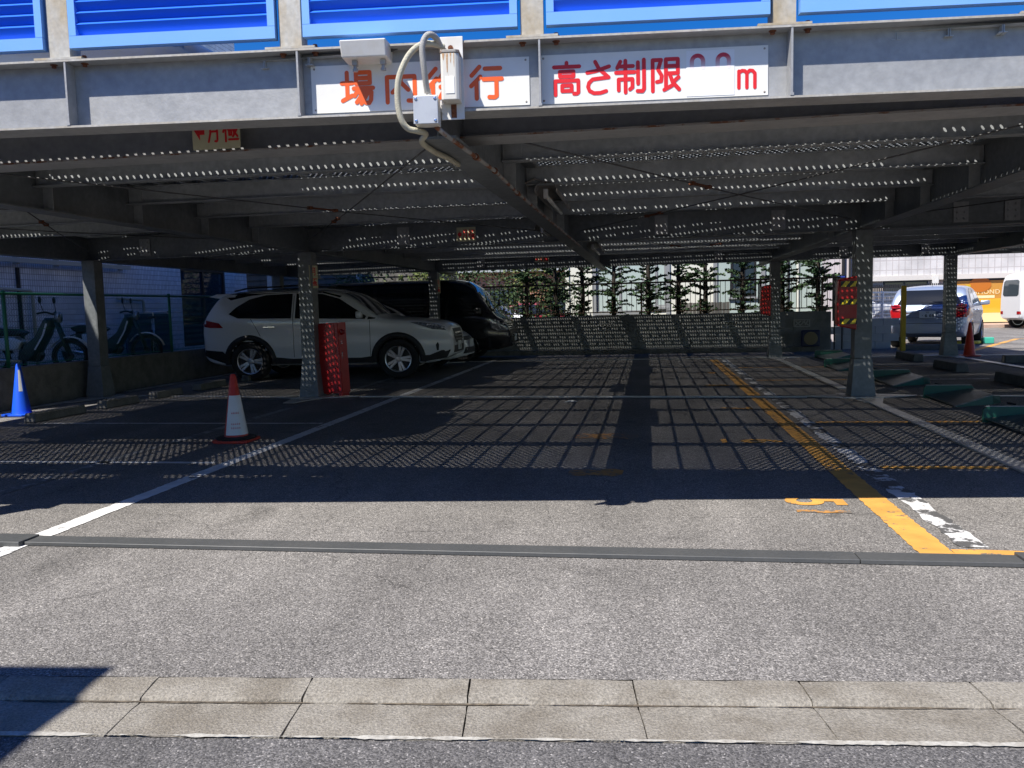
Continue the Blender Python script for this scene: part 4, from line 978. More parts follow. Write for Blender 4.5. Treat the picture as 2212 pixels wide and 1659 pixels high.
# ---- small white box van
kvB = Body(top=[(0,.55),(.005,1.0),(.03,1.55),(.08,1.78),(.18,1.85),(.5,1.88),(2.4,1.885),(2.7,1.80),(3.05,1.20),(3.2,1.05),(3.34,.90),(3.39,.7),(3.4,.5)],
    bot=[(0,.36),(.2,.28),(3.4,.30)], plan=[(0,.64),(.04,.70),(.2,.73),(.6,.738),(3.0,.738),(3.25,.68),(3.4,.5)], belt=[(0,1.0),(3.4,.98)], tumble=.12, wheels=(.55, 2.95), wr=.28, rc=.12)
def make_kei(name, paint_m, label, group=None):
    t = empty(name, (0, 0, 0), 0, label, 'van', group)
    b = bpy.data.objects.new('body', kvB.mesh('kei_body', paint_m)); link(b, t)
    add_wheels(t, kvB, .645, wheel_meshes(.28, .165, 'kei', 8, False))
    for sgn in (-1, 1):
        put(kvB.decal([(.30,1.08),(.30,1.60),(1.15,1.62),(1.15,1.06)], 'side', sgn, .005, .09, 1), 'rear_side_window', GLASS_L, t)
        put(kvB.decal([(1.25,1.06),(1.25,1.62),(2.0,1.62),(2.0,1.06)], 'side', sgn, .005, .09, 1), 'middle_side_window', GLASS_L, t)
        put(kvB.decal([(2.1,1.04),(2.1,1.62),(2.55,1.60),(2.9,1.06)], 'side', sgn, .005), 'front_side_window', GLASS_L, t)
        for x in kvB.wheels: put(arch(kvB, x, .295, .33, sgn, .006), 'arch_lip', paint_m, t)
        put(kvB.decal([(sgn*.46,.58),(sgn*.66,.58),(sgn*.66,.48),(sgn*.46,.48)], 'rear', 1, .008, .05), 'tail_light', TAIL, t)
        put(seam(kvB, [(1.2,1.7),(1.2,.4)], sgn), 'door_seam', SEAM, t); put(seam(kvB, [(.1,.94),(2.9,.94)], sgn, .006), 'side_crease', SEAM, t)
    put(kvB.decal([(-.52,1.08),(.52,1.08),(.50,1.62),(-.50,1.62)], 'rear', 1, .006, .09, 1), 'rear_window', GLASS_L, t)
    return t

suv = make_suv('suv', P_WHITE, 'white SUV with black wheel arch cladding parked beside the red cabinet')
suv.scale = (1.085, 1.05, 1.05); suv.rotation_euler.z = R(3.2)
suv.location = (-8.70, 15.88, 0)
low = make_low_car('low_car', P_WHITE, 'low white car parked behind the SUV, only its nose and windscreen showing')
low.location = (-8.45, 17.85, 0); low.scale = (1.03, 1.03, 1.03)
van = make_van('black_van', P_BLACK, 'black one-box van with chrome grille parked before the back wall')
van.location = (-8.15, 20.75, 0); van.scale = (1.03, 1.03, 1.03)
hatch = make_hatch('hatchback', P_SILVER, 'silver blue hatchback seen from behind beside the yellow bollard')
hatch.scale = (1.13, 1.13, 1.06); hatch.rotation_euler.z = R(90-25)
hatch.location = (7.05, 22.65, 0)
kei = make_kei('box_van', P_VAN, 'small white box van parked in the sun at the right edge before the orange shop')
kei.scale = (1.17, 1.17, 1.17); kei.rotation_euler.z = R(4); kei.location = (atY(2181, 690, 35.4).x, 35.4, 0)
# the same kinds of car up on the deck: their undersides block the light holes
GRP = 'cars parked on the upper deck'
def deck_car(src, x, y, rz, label, paint_m=None):
    c = src.copy(); COL.objects.link(c); c.location = (x, y, ZD+0.004); c.rotation_euler.z = R(rz); c.scale = (1, 1, 1); c['label'] = label; c['group'] = GRP
    for ch in src.children:
        if ch.name.split('.')[0] in ('body', 'wheel', 'rear_side_window', 'front_side_window', 'windshield', 'rear_window', 'spoiler', 'headlight', 'tail_light', 'grille'):
            o = ch.copy(); COL.objects.link(o); o.parent = c
            if paint_m and ch.name.split('.')[0] in ('body', 'spoiler'):
                o.data = ch.data.copy(); o.data.materials[0] = paint_m
            for g2 in ch.children:
                q = g2.copy(); COL.objects.link(q); q.parent = o
    return c
H2 = 'car on the upper deck, hidden above the %s'
deck_car(suv, -8.2, 7.2, 0, 'grey car on the upper deck whose windscreen shows under the blue fence at left', P_GREY)
for src, x, y, rz, lab, pm_ in ((low, -8.2, 9.05, 0, 'blue traffic cone side of the lot', P_SILVER), (low, -8.4, 12.65, 0, 'red cabinet', P_GREY), (suv, -8.6, 14.55, 0, 'white SUV', None), (suv, -8.3, 16.65, 0, 'low white car', P_GREY),
        (low, 6.9, 9.3, 180, 'nearest green parking lock', P_GREY), (low, 7.2, 11.8, 180, 'second green parking lock', None), (suv, 7.3, 14.3, 180, 'third green parking lock', P_GREY), (low, 7.3, 17.0, 180, 'fourth green parking lock', P_SILVER), (hatch, 6.3, 20.2, 180, 'end of the block wall', P_GREY)):
    deck_car(src, x, y, rz, H2 % lab, pm_)
deck_car(hatch, 2.95, 6.7, 0, 'white car on the upper deck showing under the blue fence at right', P_WHITE)
# ------------------------------------------------------------------ left side: tiled building, chain-link fence, bikes
TILE = tile_mat('bluish white wall tile', (0.82, 0.84, 0.88), (0.26, 0.26, 0.29), 0.055, 0.105, 0.0045, 0.22, 'YZ', 0.0, 0.10)
TILE_R = tile_mat('shop wall tile', (0.60, 0.585, 0.575), (0.47, 0.44, 0.43), 0.26, 0.42, 0.02, 0.5, 'XZ', 0.0, 0.05)
FR_D = mat('dark window frame', (0.03, 0.03, 0.032), 0.4, 0.3)
PANE = mat('window pane', (0.03, 0.045, 0.06), 0.04, 0, spec=0.9)
PIPE = mat('beige pipe', (0.45, 0.42, 0.34), 0.5)
GREENP = mat('green fence paint', (0.02, 0.16, 0.09), 0.45)
WIRE = mat('green wire', (0.035, 0.20, 0.13), 0.5)
STUCCO = mat('cream stucco', (0.66, 0.66, 0.58), 0.85, 0, 0.3, 1.2, (0.56, 0.57, 0.50), 0.1, 60)
STUCCO_G = mat('pale green siding', (0.36, 0.43, 0.40), 0.8, 0, 0.3, 1.2, (0.30, 0.37, 0.35))
WOOD = mat('grey weathered boards', (0.09, 0.085, 0.075), 0.85, 0, 0.6, 4.0, (0.05, 0.048, 0.042), 0.2, 40, stretch=(1, 1, 0.1))
tb = empty('tiled_building', (-10.9, 16, 0), 0, 'building clad in bluish white tiles behind the chain-link fence', 'building')
TX = -10.9
def tb_part(mb, name, m, **k):
    o = mb.build(name, m, tb, **k); o.matrix_parent_inverse = Matrix.Translation((-TX, -16, 0)); return o
WY0, WY1, WZ0, WZ1 = 18.25, 20.35, 0.55, 2.42
wm_ = MB()
wm_.box(TX-.22, TX, 7.4, 8.55, 0, 9.2); wm_.box(TX-6, TX, 8.551, 9.5, 0, 6.7); wm_.box(TX-6, TX, 9.5, WY0, 0, 9.2); wm_.box(TX-6, TX, WY1, 21.55, 0, 9.2); wm_.box(TX-6, TX, WY0, WY1, 0, WZ0); wm_.box(TX-6, TX, WY0, WY1, WZ1, 9.2); wm_.box(TX-6, TX-0.3, WY0, WY1, WZ0, WZ1)  # unseen near slab and lower notch shaped to steer sun onto fence and column
tb_part(wm_, 'wall', TILE)
win = MB()
for a, b in ((WY0, WY0+0.06), ((WY0+WY1)/2-0.03, (WY0+WY1)/2+0.03), (WY1-0.06, WY1)): win.box(TX-0.09, TX-0.02, a, b, WZ0+0.06, WZ1-0.06)
win.box(TX-0.09, TX-0.02, WY0, WY1, WZ0, WZ0+0.06); win.box(TX-0.09, TX-0.02, WY0, WY1, WZ1-0.06, WZ1); win.box(TX-0.088, TX-0.022, WY0+0.06, (WY0+WY1)/2-0.03, 1.22, 1.27); win.box(TX-0.088, TX-0.022, (WY0+WY1)/2+0.03, WY1-0.06, 1.22, 1.27)
wfr = tb_part(win, 'window_frame', FR_D)
for a, b in ((WY0+0.06, (WY0+WY1)/2-0.03), ((WY0+WY1)/2+0.03, WY1-0.06)):
    o = MB().box(TX-0.07, TX-0.06, a, b, WZ0+0.06, WZ1-0.06).build('pane', PANE, wfr)
ru = MB(); ru.box(TX+0.10, TX+0.17, 8.0, 16.1, 2.28, 2.36)
for y in (9.3, 10.6, 11.9, 13.0, 14.0, 15.0, 15.9): ru.box(TX+0.005, TX+0.10, y-0.02, y+0.02, 2.26, 2.55)
tb_part(ru, 'wall_rail', PIPE)
for y, z0, z1 in ((13.3, 0.3, 1.75), (16.6, 0.2, 1.6)):
    tb_part(MB().tube([(TX+0.08, y, z0), (TX+0.08, y, z1), (TX+0.08, y-0.05, z1+0.05), (TX+0.08, y-0.9, z1+0.08)], 0.03, 8), 'drain_pipe', PIPE, smooth=True)
tb_part(MB().box(TX+0.004, TX+0.05, 13.02, 13.07, 0, 2.2), 'cable_duct', FR_D)
# a dark timber house beyond, boards one by one
sh = empty('timber_house', (-10, 24.5, 0), 0, 'dim house wall of horizontal boards beyond the tiled building', 'building')
sm_ = MB().box(-13, -6.4, 24.55, 28, 0, 5.5); o = sm_.build('wall', WOOD, sh); o.matrix_parent_inverse = Matrix.Translation((10, -24.5, 0))
bdm = MB(); bdm.add([(-3, -0.012, 0), (3, -0.012, 0), (3, -0.034, 0.012), (-3, -0.034, 0.012), (-3, 0.0, 0.165), (3, 0.0, 0.165), (3, 0.03, 0.0), (-3, 0.03, 0)], [(0,1,2,3),(3,2,5,4),(4,5,6,7)])
bdmesh = bdm.mesh('board', WOOD)
for i in range(28):
    o = bpy.data.objects.new('board', bdmesh); link(o, sh); o.location = (0.3, 0.035, 0.3+0.168*i)
for x in (-1.6, 1.3):
    o = MB().box(x-0.09, x+0.09, -0.05, 0.0, 0.2, 5).build('corner_trim', GALV_D, sh)

bw = empty('low_wall', (-9.12, 12, 0), 0, 'stained low concrete wall under the chain-link fence', 'wall')
o = MB().box(-0.09, 0.09, -7.6, 8.9, 0, 0.56).build('wall_body', CONC_D, bw); o = MB().box(-0.10, 0.10, -7.61, 8.91, 0.5605, 0.60).build('coping', CONC_D, bw)
cl = empty('chain_link_fence', (-9.14, 12, 0.60), 0, 'green chain-link fence on the low wall before the motorbikes', 'fence')
for y in (4.4, 6.5, 8.6, 10.65, 12.8, 14.85, 16.9, 18.95, 20.0):
    o = MB().tube([(0, y-12, 0), (0, y-12, 1.10)], 0.027, 10).build('post', GREENP, cl, smooth=True)
    MB().lathe([(0.03, 0), (0.03, 0.012), (0.015, 0.022)], 10, Matrix.Translation((0, y-12, 1.10))).build('post_cap', GREENP, o)
MB().tube([(0, -7.7, 1.075), (0, 8.1, 1.075)], 0.021, 8).build('top_rail', GREENP, cl, smooth=True)
MB().tube([(0, -7.7, 0.03), (0, 8.1, 0.03)], 0.008, 6).build('bottom_wire', GREENP, cl)
MB().tube([(0, -7.7, 0.55), (0, 8.1, 0.55)], 0.004, 5).build('middle_wire', GREENP, cl)
ch = MB(); p = 0.056
nz = 19
y = -4.5
k = 0
while y < 8.0:
    path = []
    for j in range(nz+1): path.append((0.004 if (j % 2) else -0.004, y + (p/2 if (j % 2) else -p/2), 0.03 + j*p*0.985))
    ch.tube(path, 0.0026, 3, cap=False); y += p; k += 1
tag(ch.build('wire_mesh', WIRE, cl), kind='stuff')

tag(MB().box(-10.895, -9.215, 4.4, 20.8, -.02, .375).build('yard', CONC_D), kind='structure')
# motorbikes and a bicycle between the fence and the tiles
BK_G = mat('dark green bike paint', (0.02, 0.035, 0.035), 0.35); BK_W = mat('white bike plastic', (0.62, 0.62, 0.60), 0.4); SEATM = mat('black seat', (0.012, 0.012, 0.013), 0.6)
def wheel_at(mb, c, r, wd=0.04, n=28):
    mb.lathe([(r*0.80, -wd/2), (r*0.97, -wd/2), (r, 0), (r*0.97, wd/2), (r*0.80, wd/2)], n, Matrix.Translation(c) @ Matrix.Rotation(R(90), 4, 'X'), close=True)
def make_motorbike(name, label):
    """small step-through bike, front towards +x"""
    t = empty(name, (0, 0, 0), 0, label, 'motorbike', 'motorbikes behind the chain-link fence')
    for nm, x in (('rear_wheel', -0.60), ('front_wheel', 0.60)):
        mb = MB(); wheel_at(mb, (x, 0, 0.29), 0.29, 0.075); w = mb.build(nm, TYRE, t, smooth=True)
        mb = MB(); mb.lathe([(.212, -.02), (.235, -.02), (.235, .02), (.212, .02)], 28, Matrix.Translation((x, 0, .29)) @ Matrix.Rotation(R(90), 4, 'X'), close=True)
        for k in range(12):
            a = R(30*k); mb.tube([(x, 0.012*(-1)**k, 0.29), (x+0.20*math.cos(a), 0, 0.29+0.20*math.sin(a))], 0.003, 4)
        mb.lathe([(0.05, -0.04), (0.06, 0), (0.05, 0.04)], 12, Matrix.Translation((x, 0, 0.29)) @ Matrix.Rotation(R(90), 4, 'X')); mb.build('rim', ALLOY_D, w)
    mb = MB(); mb.tube(smoothpath([(-0.62, 0, 0.62), (-0.35, 0, 0.58), (-0.05, 0, 0.45), (0.15, 0, 0.48), (0.34, 0, 0.78), (0.40, 0, 0.92)], 4), 0.045, 8); mb.build('frame', BK_G, t, smooth=True)
    mb = MB(); mb.prism([(-0.18, .24), (.14, .22), (.20, .34), (.10, .44), (-.16, .42)], -.10, .10, 'XZ'); mb.build('engine', ALLOY_D, t, bevel=.03)
    mb = MB(); mb.tube([(-.1, -.13, .24), (-.5, -.14, .27), (-.85, -.15, .36)], [.02, .035, .038], 8); mb.build('exhaust', ALLOY, t, smooth=True)
    # leg shield: bent white plate
    vs = []; fs = []; P = [(.10, .25), (.20, .42), (.34, .66), (.40, .84), (.37, .93)]
    for x, z in P:
        for y in (-.22, -.16, -.06, .06, .16, .22): vs.append((x - (abs(y)/.22)**2*.07, y*(0.75 if z > .8 else 1), z))
    for i in range(len(P)-1):
        for k in range(5): fs.append((i*6+k, i*6+k+1, i*6+k+7, i*6+k+6))
    o = MB().add(vs, fs).build('leg_shield', BK_G, t, smooth=True); sd = o.modifiers.new('solid', 'SOLIDIFY'); sd.thickness = 0.012
    mb = MB()
    for k in range(9):
        a0 = R(20+15*k)
    fv = []; ff = []
    for k in range(10):
        a = R(15+15*k)
        for y in (-.055, 0, .055): fv.append((.60+.335*math.cos(a), y, .29+.335*math.sin(a) - (abs(y)*.25)))
    for k in range(9):
        for j in range(2): ff.append((k*3+j, k*3+j+1, k*3+j+4, k*3+j+3))
    o = MB().add(fv, ff).build('front_fender', BK_W, t, smooth=True); sd = o.modifiers.new('solid', 'SOLIDIFY'); sd.thickness = 0.01
    o = MB().add([(x-1.2, y, z) for x, y, z in fv], ff).build('rear_fender', BK_G, t, smooth=True); sd = o.modifiers.new('solid', 'SOLIDIFY'); sd.thickness = 0.01
    mb = MB(); mb.prism([(-.62,.66), (-.12,.64), (-.02,.70), (-.15,.76), (-.55,.78), (-.70,.74)], -.13, .13, 'XZ'); mb.build('seat', SEATM, t, bevel=.035)
    mb = MB(); mb.prism([(-.48,.42), (-.15,.42), (-.08,.56), (-.2,.63), (-.5,.62)], -.135, .135, 'XZ'); mb.build('side_cover', BK_W, t, bevel=.03)
    mb = MB(); mb.tube([(.60, -.06, .29), (.42, -.06, .86)], .024, 8); mb.tube([(.60, .06, .29), (.42, .06, .86)], .024, 8); mb.build('fork', BK_G, t, smooth=True)
    mb = MB(); mb.tube(smoothpath([(.26, -.34, 1.0), (.34, -.2, 1.02), (.40, 0, .98), (.34, .2, 1.02), (.26, .34, 1.0)], 4), .016, 8); mb.build('handlebar', SEATM, t, smooth=True)
    mb = MB(); mb.lathe([(.01, -.05), (.07, -.03), (.09, .03), (.085, .05)], 16, Matrix.Translation((.44, 0, .93)) @ Matrix.Rotation(R(90), 4, 'Y')); mb.build('headlamp', LAMP, t, smooth=True)
    for s_ in (-1, 1):
        mb = MB(); mb.tube([(.33, s_*.25, 1.02), (.30, s_*.29, 1.17)], .006, 5); mb.lathe([(.012, -.008), (.055, -.008), (.055, .006), (.01, .01)], 16, Matrix.Translation((.30, s_*.29, 1.22)) @ Matrix.Rotation(R(90), 4, 'Y')); mb.build('mirror', SEATM, t, smooth=True)
    mb = MB(); mb.prism([(.02,.30),(.16,.44),(.30,.70),(.36,.90),(.26,.92),(.10,.62),(-.06,.50),(-.12,.36)], -.12, .12, 'XZ'); mb.build('body_cowl', BK_G, t, bevel=.03)
    vs2 = []
    for x, z in ((.205, .42), (.345, .66), (.405, .84)): vs2 += [(x-.075, -.226, z), (x-.045, -.226, z)]
    MB().add(vs2, [(0,1,3,2),(2,3,5,4)]).build('shield_edge', BK_W, t)
    mb = MB(); mb.tube([(-.75, -.14, .80), (-.30, -.14, .80)], .01, 5); mb.tube([(-.75, .14, .80), (-.30, .14, .80)], .01, 5)
    for x in (-.74, -.6, -.45, -.31): mb.tube([(x, -.14, .80), (x, .14, .80)], .008, 5)
    mb.build('carrier', ALLOY, t)
    return t
mb1 = make_motorbike('motorbike', 'motorbike with white leg shield and wire basket between the blue cone and the corner column')
mb1.location = (-9.95, 12.1, .38); mb1.rotation_euler.z = R(18)
bs = MB()
def basket(mb, cx, cz, w0, w1, d0, d1, h):
    for z, f in ((0, 0), (.5, .5), (1, 1)):
        a = w0+(w1-w0)*f; b = d0+(d1-d0)*f; c = [(cx-a/2, -b/2, cz+h*z), (cx+a/2, -b/2, cz+h*z), (cx+a/2, b/2, cz+h*z), (cx-a/2, b/2, cz+h*z), (cx-a/2, -b/2, cz+h*z)]
        for p, q in zip(c[:-1], c[1:]): mb.tube([p, q], .005, 4)
    for s_ in range(4):
        for k in range(9):
            f = k/8-.5
            if s_ < 2: sg = 1 if s_ else -1; mb.tube([(cx+f*w0, sg*d0/2, cz), (cx+f*w1, sg*d1/2, cz+h)], .0028, 4)
            else: sg = 1 if s_ == 3 else -1; mb.tube([(cx+sg*w0/2, f*d0, cz), (cx+sg*w1/2, f*d1, cz+h)], .0028, 4)
basket(bs, -.52, .82, .30, .38, .28, .36, .26); bs.build('basket', BK_W, mb1)
m2_ = copy_tree(mb1); m2_.location = (-9.95, 10.0, .38); m2_.rotation_euler.z = R(24); m2_['label'] = 'motorbike behind the chain-link fence at the left picture edge, its white fender showing'
m3_ = copy_tree(mb1); m3_.location = (-9.95, 14.2, .38); m3_.rotation_euler.z = R(20); m3_['label'] = 'motorbike whose front shows just right of the corner column, behind the fence'
for m_ in (m3_, m2_):
    for c in list(m_.children):
        if c.name.startswith('basket'): bpy.data.objects.remove(c)
bc = empty('bicycle', (-9.8, 15.3, .38), R(120), 'silver framed bicycle leaning by the tiled wall behind the fence', 'bicycle')
for nm, x in (('rear_wheel', -.52), ('front_wheel', .52)):
    mb = MB(); wheel_at(mb, (x, 0, .33), .33, .035, 32); w = mb.build(nm, TYRE, bc, smooth=True)
    mb = MB(); mb.lathe([(.27, -.01), (.285, 0), (.27, .01)], 32, Matrix.Translation((x, 0, .33)) @ Matrix.Rotation(R(90), 4, 'X'), close=True)
    for k in range(18): a = R(20*k); mb.tube([(x, .01*(-1)**k, .33), (x+.28*math.cos(a), 0, .33+.28*math.sin(a))], .0018, 3)
    mb.build('rim', ALLOY, w)
mb = MB()
for a, b in (((-.52,.33), (-.05,.30)), ((-.05,.30), (.36,.80)), ((-.17,.76), (.34,.86)), ((-.05,.30), (-.20,.86)), ((-.17,.76), (-.52,.33)), ((.32,.92), (.40,.66)), ((.40,.66), (.52,.33))): mb.tube([(a[0], 0, a[1]), (b[0], 0, b[1])], .016, 8)
mb.build('frame', ALLOY, bc, smooth=True)
MB().prism([(-.34,.88), (-.10,.87), (-.06,.90), (-.32,.93)], -.07, .07, 'XZ').build('saddle', SEATM, bc, bevel=.02)
MB().tube(smoothpath([(.20, -.28, 1.0), (.32, -.12, 1.0), (.32, .12, 1.0), (.20, .28, 1.0)], 4), .012, 6).build('handlebar', ALLOY, bc, smooth=True)
MB().tube([(.32, 0, .92), (.32, 0, 1.0)], .012, 6).build('stem', ALLOY, bc)
for s_ in (-1, 1): MB().tube([(.20, s_*.28, 1.0), (.12, s_*.31, .99)], .018, 8).build('grip', SEATM, bc, smooth=True)
tb_board = tag(MB().box(-10.62, -10.58, 15.6, 17.2, 0.385, 1.35).build('board', mat('dark blue board', (0.02, 0.05, 0.09), 0.5)), 'dark blue board leaning before the tiled wall behind the bicycle', 'board')

# ------------------------------------------------------------------ back: block wall, railing, conifers, houses
wl = empty('block_wall', (-2, 22.2, 0), 0, 'grey concrete block wall along the back of the lot', 'wall')
BX0, BX1 = -9.5, 4.62
MB().box(BX0+2, BX1+2, 0.03, 0.16, 0, 1.0).build('wall_core', BLOCK, wl)
bkm = MB().box(-0.198, 0.198, 0.0, 0.19, 0.0, 0.196).mesh('block', BLOCK)
for r_ in range(5):
    z = 0.03+r_*0.198; x = BX0 + (0.2 if r_ % 2 else 0.0)+0.2
    while x+0.2 <= BX1+0.001:
        skip = r_ == 3 and any(abs(x-q) < 0.21 for q in (-1.1, 2.1, 3.9))
        if not skip:
            o = bpy.data.objects.new('block', bkm); link(o, wl); o.location = (x+2, rnd.uniform(-0.003, 0.003), z)
        x += 0.4
VENT = mat('pale vent block', (0.50, 0.50, 0.48), 0.85)
for q in (-1.1, 2.1, 3.9):
    vb = MB(); cx_ = q+2; z0 = 0.03+3*0.198
    vb.box(cx_-.2, cx_+.2, -.012, .03, z0, z0+.02); vb.box(cx_-.2, cx_+.2, -.012, .03, z0+.17, z0+.19); vb.box(cx_-.2, cx_-.18, -.012, .03, z0+.0205, z0+.1695); vb.box(cx_+.18, cx_+.2, -.012, .03, z0+.0205, z0+.1695)
    for a, b in (((-.17, .03), (-.02, .15)), ((-.05, .03), (.08, .16)), ((.02, .14), (.17, .04)), ((-.15, .15), (-.05, .05)), ((.08, .05), (.15, .16))): vb.bar((cx_+a[0], .005, z0+a[1]), (cx_+b[0], .005, z0+b[1]), .02, .028)
    vb.build('vent_block', VENT, wl)
MB().box(BX0+2, BX1+1.7, -0.22, -0.004, 0, 0.13).build('footing', CONC_D, wl)
RAILP = mat('brown railing paint', (0.11, 0.07, 0.042), 0.55, 0.1, 0.5, 8.0, (0.07, 0.045, 0.03))
rl = empty('railing', (-2, 22.3, 1.0), 0, 'brown metal railing with thin upright bars on the block wall', 'railing')
MB().box(-7.4, 6.85, -.025, .025, .84, .885).build('top_rail', RAILP, rl); MB().box(-7.4, 6.85, -.018, .018, .09, .12).build('bottom_rail', RAILP, rl)
brm = MB().box(-.007, .007, -.007, .007, .1205, .8395).mesh('bar', RAILP); pom = MB().box(-.022, .022, -.022, .022, 0, .8395).mesh('post', RAILP)
x = -7.3; i = 0
while x < 6.85:
    if i % 12 == 0: o = bpy.data.objects.new('post', pom); link(o, rl); o.location = (x, 0.0305, 0)
    else: o = bpy.data.objects.new('bar', brm); link(o, rl); o.location = (x, 0, 0)
    x += 0.127; i += 1
BARK = mat('dark bark', (0.03, 0.022, 0.016), 0.9, 0, 0.6, 20.0, None, 0.5, 60)
NEED = mat('conifer needles', (0.036, 0.078, 0.038), 0.7, 0, 0.8, 5.0, (0.075, 0.11, 0.045), spec=0.25)
LEAF = mat('shrub leaves', (0.07, 0.11, 0.028), 0.6, 0, 0.9, 3.0, (0.16, 0.17, 0.05), spec=0.3)
LEAF_D = mat('dark shrub leaves', (0.03, 0.06, 0.02), 0.6, 0, 0.8, 4.0, (0.06, 0.09, 0.03), spec=0.3)
def spray(mb, p, d, L, r, w=0.105):
    """a flat, slightly drooping conifer branch with side twigs"""
    side = d.cross(zz); side = side.normalized() if side.length > 1e-3 else Vector((1, 0, 0))
    n = max(6, int(L/0.045)); upv = side.cross(d).normalized()
    for i in range(n):
        t = (i+0.5)/n; q = p + d*L*t - zz*(0.30*L*t*t)
        for s_ in (-1, 1):
            l = (0.05 + 0.24*L*math.sin(math.pi*min(1, t*0.85+0.12)))*r.uniform(.6, 1.2)
            dirv = (d*0.75 + side*s_*r.uniform(.5, 1.0) + zz*r.uniform(-.25, .12)).normalized()
            nn = max(1, int(l/0.06))
            for j in range(nn):
                a = q + dirv*(l*j/nn); b = q + dirv*(l*(j+1)/nn+0.015); wv = (dirv.cross(upv)*r.uniform(-1, 1)+upv*r.uniform(-1, 1)).normalized()*w*r.uniform(.25, .48)
                mid = (a+b)*0.5
                mb.add([a, mid+wv, b, mid-wv], [(0, 1, 2, 3)])
def conifer(x, y, h, seed, label, rad=0.62):
    r = random.Random(seed); t = empty('conifer', (x, y, 0.35), 0, label, 'tree', 'clipped conifers behind the railing')
    tk = MB(); tk.tube([(0, 0, 0), (r.uniform(-.02, .02), 0, h*.35), (r.uniform(-.04, .04), 0, h*.7), (0, 0, h)], [.075, .06, .04, .008], 8); tk.build('trunk', BARK, t, smooth=True)
    mb = MB(); lim = MB(); z = 0.5
    while z < h-0.15:
        for k in range(r.randint(3, 5)):
            a = r.uniform(0, 6.283); L = rad*(1-0.62*max(0, (z-1.2))/h)*r.uniform(.35, 1.1)
            if z < 1.0: L *= r.uniform(.3, .9)
            d = Vector((math.cos(a), math.sin(a), r.uniform(.15, .85))).normalized(); p = Vector((0, 0, z))
            lim.tube([p, p+d*L*.55-zz*.03*L, p+d*L-zz*.15*L], [.012, .007, .003], 4, cap=False); spray(mb, p+d*L*0.18, d, L*0.85, r)
        z += r.uniform(.06, .14)
    c = mb.build('crown', NEED, t); lim.build('limbs', BARK, t, smooth=True)
    return t
TREES = [1138, 1201, 1259, 1327, 1401, 1466, 1523, 1604, 1690, 1768]
ords = ['first', 'second', 'third', 'fourth', 'fifth', 'sixth', 'seventh', 'eighth', 'ninth', 'tenth']
for i, px in enumerate(TREES):
    P = atY(px, 660, 23.0 + 0.12*(i % 3)); conifer(P.x, P.y, 3.6, 40+i, 'dark thin conifer behind the railing, %s of the row from the left' % ords[i], 0.60 if i < 8 else 0.72)
def shrub(x, y, z0, rx, ry, rz, n, m, seed, label, leaf=0.07, trunk=True):
    r = random.Random(seed); t = empty('shrub', (x, y, 0), 0, label, 'shrub', 'garden shrubs behind the black van')
    st_ = MB()
    for k in range(5): a = r.uniform(0, 6.28); st_.tube([(0, 0, 0), (math.cos(a)*rx*.3, math.sin(a)*ry*.3, z0*.7), (math.cos(a)*rx*.6, math.sin(a)*ry*.6, z0+rz*.4)], [.035, .025, .01], 6)
    st_.build('stems', BARK, t, smooth=True)
    mb = MB(); clumps = [Vector((r.uniform(-.8, .8)*rx, r.uniform(-.8, .8)*ry, r.uniform(-.8, .8)*rz)) for _ in range(16)]
    for i in range(n):
        c = r.choice(clumps); q = Vector((r.gauss(0, .26)*rx, r.gauss(0, .26)*ry, r.gauss(0, .22)*rz)) + c + Vector((0, 0, z0))
        a = Vector((r.gauss(0, 1), r.gauss(0, 1), r.gauss(0, .6))).normalized(); b = a.cross(Vector((r.gauss(0, 1), r.gauss(0, 1), r.gauss(0, 1)))).normalized(); s_ = leaf*r.uniform(.5, 1.1)
        mb.add([q-a*s_, q+b*s_*.45, q+a*s_, q-b*s_*.45], [(0, 1, 2, 3)])
    mb.build('crown', m, t); return t
shrub(-8.2, 24.3, 1.9, 1.2, .8, .9, 1800, LEAF_D, 71, 'dark green shrub left of the yellow-green one above the van roof')
shrub(-6.3, 24.1, 2.0, 1.1, .8, .8, 1900, LEAF, 72, 'sunlit yellow-green shrub above the van roof, left of the far column')
shrub(-4.6, 24.5, 2.0, 1.0, .8, .8, 1700, LEAF_D, 73, 'dark shrub above the van roof right of the far column')
shrub(-3.4, 24.8, 1.9, .9, .8, .9, 1900, LEAF, 74, 'sunlit yellow-green shrub above the van windscreen')
shrub(-2.6, 24.6, 1.3, .7, .6, .7, 1200, LEAF_D, 75, 'low dark shrub between the van nose and the pale house')

hs = empty('pale_house', (2, 26.4, 0), 0, 'pale cream and green house behind the conifers', 'house')
def hp(mb, name, m, parent=hs, **k):
    o = mb.build(name, m, parent, **k)
    if parent is hs: o.matrix_parent_inverse = Matrix.Translation((-2, -26.4, 0))
    return o
HY = 26.4
hx = lambda px: atY(px, 650, HY).x
W1 = (hx(1288), hx(1392), 1.05, 4.2); W2 = (hx(1396), hx(1440), 1.2, 4.2); W3 = (hx(1578), hx(1634), 1.45, 2.9)
def wall_with(x0, x1, openings, m, y=HY, top=6.0):
    mb = MB(); xs_ = x0
    for a, b, z0, z1 in openings:
        mb.box(xs_, a, y, y+.25, 0, top); mb.box(a, b, y, y+.25, 0, z0); mb.box(a, b, y, y+.25, z1, top); xs_ = b
    mb.box(xs_, x1, y, y+.25, 0, top); return mb
hp(wall_with(hx(1226), hx(1545), [W1, W2], STUCCO), 'wall', STUCCO); hp(wall_with(hx(1545)+.002, hx(1800), [W3], STUCCO_G), 'wall', STUCCO_G)
hp(MB().box(hx(1226), hx(1800), HY+.26, HY+6, 0, 6.1), 'rear_mass', STUCCO)
